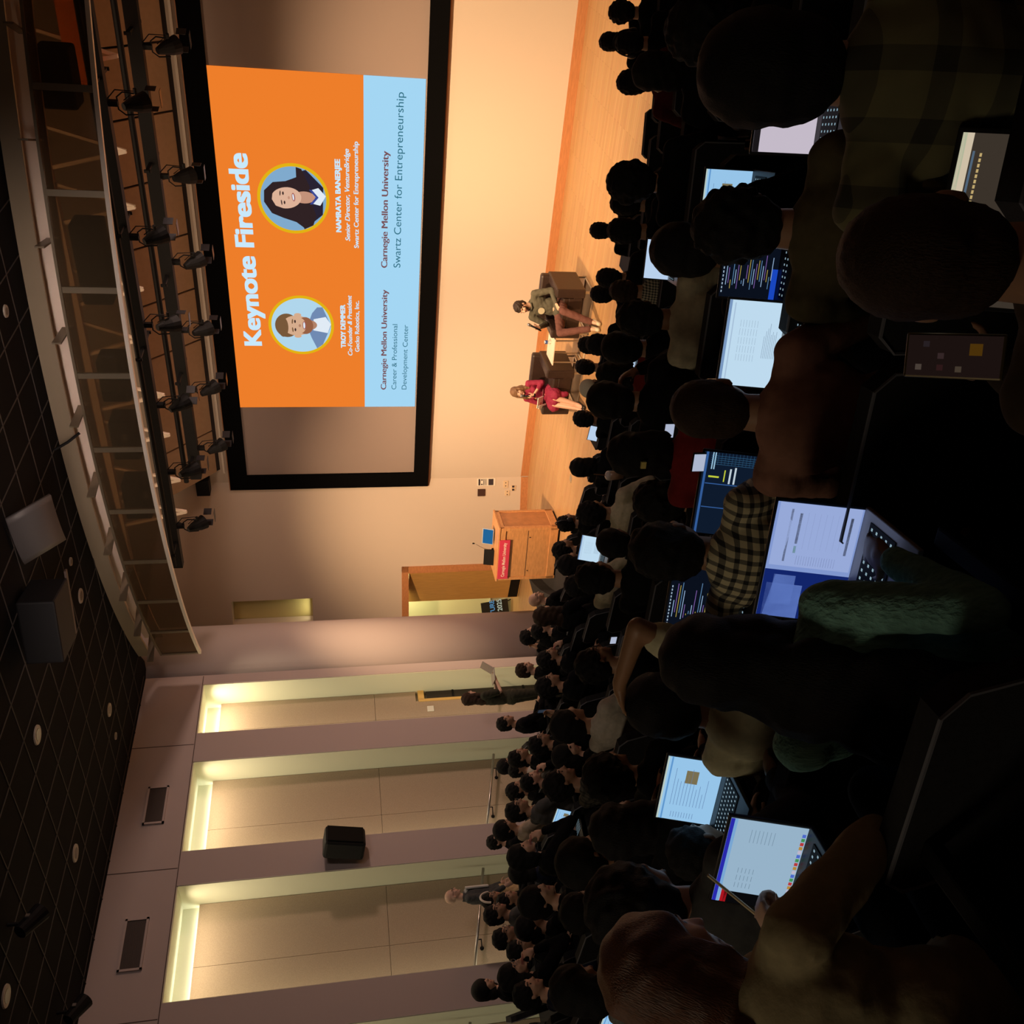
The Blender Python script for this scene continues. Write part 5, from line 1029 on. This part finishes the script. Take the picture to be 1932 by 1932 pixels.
# ---- laptops
KEY = emis('key_glow', srgb(150, 180, 195), .8); BZ = mat('laptop_dark', (.02, .02, .022), .35, .3); SV = mat('laptop_silver', ())
EM = lambda n, c, s=1.0: emis('px_'+n, srgb(*c), s)
def laptop(x, y, zc, k, style, label, rz=None, w_=.31):
    rz = face(x, y) if rz is None else rz; h_ = w_*.64; tilt = math.radians({'dark': 25}.get(style, 18))
    f = V((-math.sin(rz), math.cos(rz), 0)); o = empty('laptop', (x-f.x*.03, y-f.y*.03, zc-h_/2*math.cos(tilt)-.012), rz, label, 'laptop')
    b = MB(); b.box((0, -h_/2-.005, 0), (w_+.016, h_+.02, .014)); ba = b.build('base', SV if style in ('doc', 'form', 'blank') else BZ, o, bevel=.003)
    b = MB(); b.box((0, -h_*.42, .0085), (w_*.90, h_*.52, .002)); b.build('keyboard', black_m, ba)
    b = MB()
    for r_ in range(5):
        for c in range(13): b.box((-w_*.41+c*w_*.068, -h_*.22-r_*h_*.10, .0102), (w_*.022, h_*.028, .0006))
    b.build('key_legends', KEY, ba)
    Mx_ = Matrix.Rotation(-tilt, 4, 'X'); ld = MB(); ld.box((0, .004, h_/2+.006), (w_+.016, .008, h_+.02)); 
    def T(bb): bb.v = [tuple(Mx_ @ V(v)) for v in bb.v]; return bb
    lid = T(ld).build('lid', BZ, o, bevel=.002)
    cm = {'doc': (190, 218, 238), 'form': (128, 150, 205), 'sheet': (150, 178, 200), 'mail': (150, 196, 232), 'profile': (196, 186, 200), 'code': (10, 16, 28), 'blank': (185, 208, 235), 'draw': (14, 26, 44), 'dark': (58, 50, 42)}[style]
    dp = MB(); dp.box((0, -.0012, h_/2+.008), (w_, .001, h_)); dsp = T(dp).build('display', EM(style, cm, 1.0), lid)
    def R_(nm, boxes, colr, s=1.0):
        bb = MB()
        for (u0, v0, u1, v1) in boxes: bb.box(((u0+u1)/2*w_-w_/2, -.0022, .008+(v0+v1)/2*h_), (abs(u1-u0)*w_, .0006, abs(v1-v0)*h_))
        T(bb).build(nm, EM('%s_%s_%d_%d_%d' % ((style, nm)+tuple(colr)), colr, s), dsp)
    rn = random.Random(len(label))
    if style == 'doc':
        R_('toolbar', [(0, .95, 1, 1)], (120, 150, 190)); R_('ribbon', [(.03, .88, .97, .90)], (165, 190, 215))
        R_('text', [(.35, .30-.03*q, .35+rn.uniform(.2, .42), .305-.03*q) for q in range(8)]+[(.30+.1*a_, .75-.05*b_, .38+.1*a_, .753-.05*b_) for a_ in range(5) for b_ in range(7)], (105, 125, 150))
    if style == 'form':
        R_('background', [(0, 0, .42, 1)], (18, 36, 105)); R_('window', [(.0, .52, .30, .95), (.12, .62, .38, .88)], (92, 118, 190)); R_('page', [(.46, .02, 1, .97)], (150, 168, 215))
        R_('bars', [(.50, .80, .95, .825), (.66, .69, .92, .72), (.60, .10, .92, .13)], (12, 12, 26)); R_('fields', [(.62, .62-.07*q, .93, .622-.07*q) for q in range(7)]+[(.48, .66-.03*q, .56, .665-.03*q) for q in range(16)], (105, 120, 165)); R_('button', [(.58, .69, .64, .72)], (60, 120, 90))
    if style == 'sheet':
        R_('menu_bar', [(0, .95, 1, 1)], (40, 40, 170)); R_('tab_bar', [(0, .91, 1, .95)], (120, 165, 210)); R_('side_panel', [(0, .10, .14, .86)], (8, 8, 10)); R_('red_tag', [(0, .82, .16, .90)], (170, 20, 30))
        R_('rows', [(.2+.09*a_, .75-.05*b_, .26+.09*a_, .756-.05*b_) for a_ in range(3) for b_ in range(5)]+[(.75, .7-.05*q, .9, .705-.05*q) for q in range(7)], (110, 135, 155))
        for q in range(18): R_('app_icon', [(.08+.048*q, .015, .115+.048*q, .06)], [(190, 60, 60), (70, 150, 90), (80, 110, 210), (200, 190, 210), (190, 140, 60)][q % 5], .9)
    if style == 'mail':
        R_('toolbar', [(0, .90, 1, .93)], (95, 150, 205)); R_('top_line', [(0, .97, 1, 1)], (185, 200, 190)); R_('text', [(.25, .8-.06*q, .25+rn.uniform(.2, .6), .807-.06*q) for q in range(11)]+[(.05, .75-.05*q, .14, .757-.05*q) for q in range(9)], (95, 125, 170)); R_('picture', [(.62, .40, .82, .62)], (120, 110, 80))
    if style == 'profile':
        R_('tab_bar', [(0, .90, 1, 1)], (25, 22, 24)); R_('banner', [(.35, .74, .6, .82)], (10, 10, 10)); R_('portrait_dot', [(.37, .68, .43, .74)], (150, 90, 70)); R_('text', [(.36, .62-.05*q, .36+rn.uniform(.1, .25), .627-.05*q) for q in range(9)], (120, 110, 125)); R_('photo', [(.66, .20, .95, .62)], (90, 84, 80))
    if style == 'code':
        for j, c_ in enumerate([(150, 180, 215), (120, 90, 160), (170, 150, 70), (90, 130, 170)]): R_('code_line', [(.10+.02*rn.randint(0, 6), .90-.04*q, .10+.02*rn.randint(5, 30), .912-.04*q) for q in range(j, 21, 4)], c_, .9)
        R_('status_bar', [(0, 0, .35, .10)], (25, 70, 190)); R_('dock', [(.05+.045*q, .955, .075+.045*q, .975) for q in range(12)], (150, 170, 190))
    if style == 'draw':
        R_('frame_line', [(.0, .93, 1, .97), (.33, .05, .34, .92), (.62, .05, .63, .92), (0, .03, 1, .05)], (50, 90, 150)); R_('yellow_line', [(.70, .70, .72, .88), (.66, .60, .80, .62)], (190, 200, 60)); R_('caption', [(.64, .50, .82, .53), (.64, .42, .84, .45)], (190, 205, 215))
        R_('grid', [(.86+.025*q, .08, .863+.025*q, .88) for q in range(5)]+[(.86, .1+.06*q, 1, .103+.06*q) for q in range(13)], (50, 95, 130)); R_('rows_top', [(.80, .80, 1, .82), (.80, .84, 1, .86)], (150, 190, 215))
    if style == 'dark':
        R_('toolbar', [(0, .90, 1, 1)], (205, 190, 165)); R_('green_bar', [(0, .96, 1, 1)], (170, 180, 150)); R_('tabs', [(.5, .865, .9, .885)], (80, 100, 120)); R_('list', [(.60+.03*q, .80, .62+.03*q, .82) for q in range(10)], (190, 165, 110))
    return o
LW = {'blank': .25, 'form': .33, 'dark': .29, 'draw': .33}
for (x, y, zc, k, style, label) in LAPTOPS: laptop(x, y, zc, k, style, label, w_=LW.get(style, .30))
# ---- small things in the rows
def at(px, py, d):
    U = 1932-py; return CAM+R @ V(((U-966)/1720, (px-966)/1720, 1))*d
o = empty('iced_coffee_cup', at(1160, 897, 8.0), 0, 'clear iced coffee cup with a domed lid and dark straw held in the front rows', 'cup')
b = MB(); b.tube([(0, 0, -.07), (0, 0, .05)], [.032, .044], 18); b.build('cup_body', mat('coffee_milk', (.42, .28, .18), .3), o, smooth=True); b = MB(); b.ell((0, 0, .055), (.045, .045, .035)); b.build('lid', mat('lid_clear', (.75, .70, .64), .2), o, smooth=True); b = MB(); b.tube([(0, 0, .05), (.01, .01, .19)], .005, 6); b.build('straw', mat('straw_brown', (.15, .08, .04), .5), o)
for (px, py, d, l) in [(1262, 812, 4.2, 'small bright phone screen above the red jacket sleeve'), (1318, 872, 3.3, 'pair of white earbud cases glowing above the blue drawing laptop'), (1157, 1207, 6.6, 'small phone with blue glow in the middle rows')]:
    P = at(px, py, d); o = empty('phone', P, face(P.x, P.y), 0 or l, 'phone'); b = MB(); b.box((0, 0, 0), (.075, .01, .05)); b.build('case', black_m, o, bevel=.003); b = MB(); b.box((0, -.006, 0), (.066, .001, .044)); b.build('display', emis('phone_white', srgb(190, 200, 225), .8), o)
P = at(1800, 672, 1.58); o = empty('phone', P, face(P.x, P.y)+.2, 'dim smartphone with a grid of small app icons lying near the right edge', 'phone')
Mt = Matrix.Rotation(math.radians(-48), 3, 'X'); b = MB(); b.box((0, 0, 0), (.078, .01, .160), M=Mt); b.build('case', mat('phone_rim', (.10, .075, .03), .4, .4), o, bevel=.004)
b = MB(); b.box((0, -.0055*.67, .0055*.74), (.070, .0012, .150), M=Mt); dd = b.build('display', emis('phone_dim', srgb(26, 17, 15), 1), o)
for (u, v, c_, s_) in [(-.02, .055, (110, 95, 85), .010), (-.02, .02, (70, 40, 40), .010), (.02, .045, (60, 50, 55), .010), (.0, .02, (80, 60, 60), .010), (-.022, -.01, (100, 85, 70), .010), (.012, -.035, (110, 75, 20), .02)]:
    b = MB(); p_ = Mt @ V((u, -.0072, v)); b.box(p_, (s_, .001, s_), M=Mt); b.build('icon', emis('icon_%d' % int(v*1000+50+u*500), srgb(*c_), .4), dd)
for i, (x0, x1, y) in enumerate([(-6.55, -5.3, 9.98), (-4.1, -2.9, 9.9)]):
    o = empty('front_desk', ((x0+x1)/2, y, .0), .1 if i == 0 else 0, ['black narrow desk panel in front of the first row, left of the woman on stage', 'black narrow desk panel in front of the first row, under the seated man'][i], 'desk')
    b = MB(); b.box((0, 0, .72), (x1-x0, .34, .03)); b.build('desktop', black_m, o); b = MB(); b.box((0, .1, .36), (x1-x0-.1, .03, .70)); b.build('modesty_panel', black_m, o)
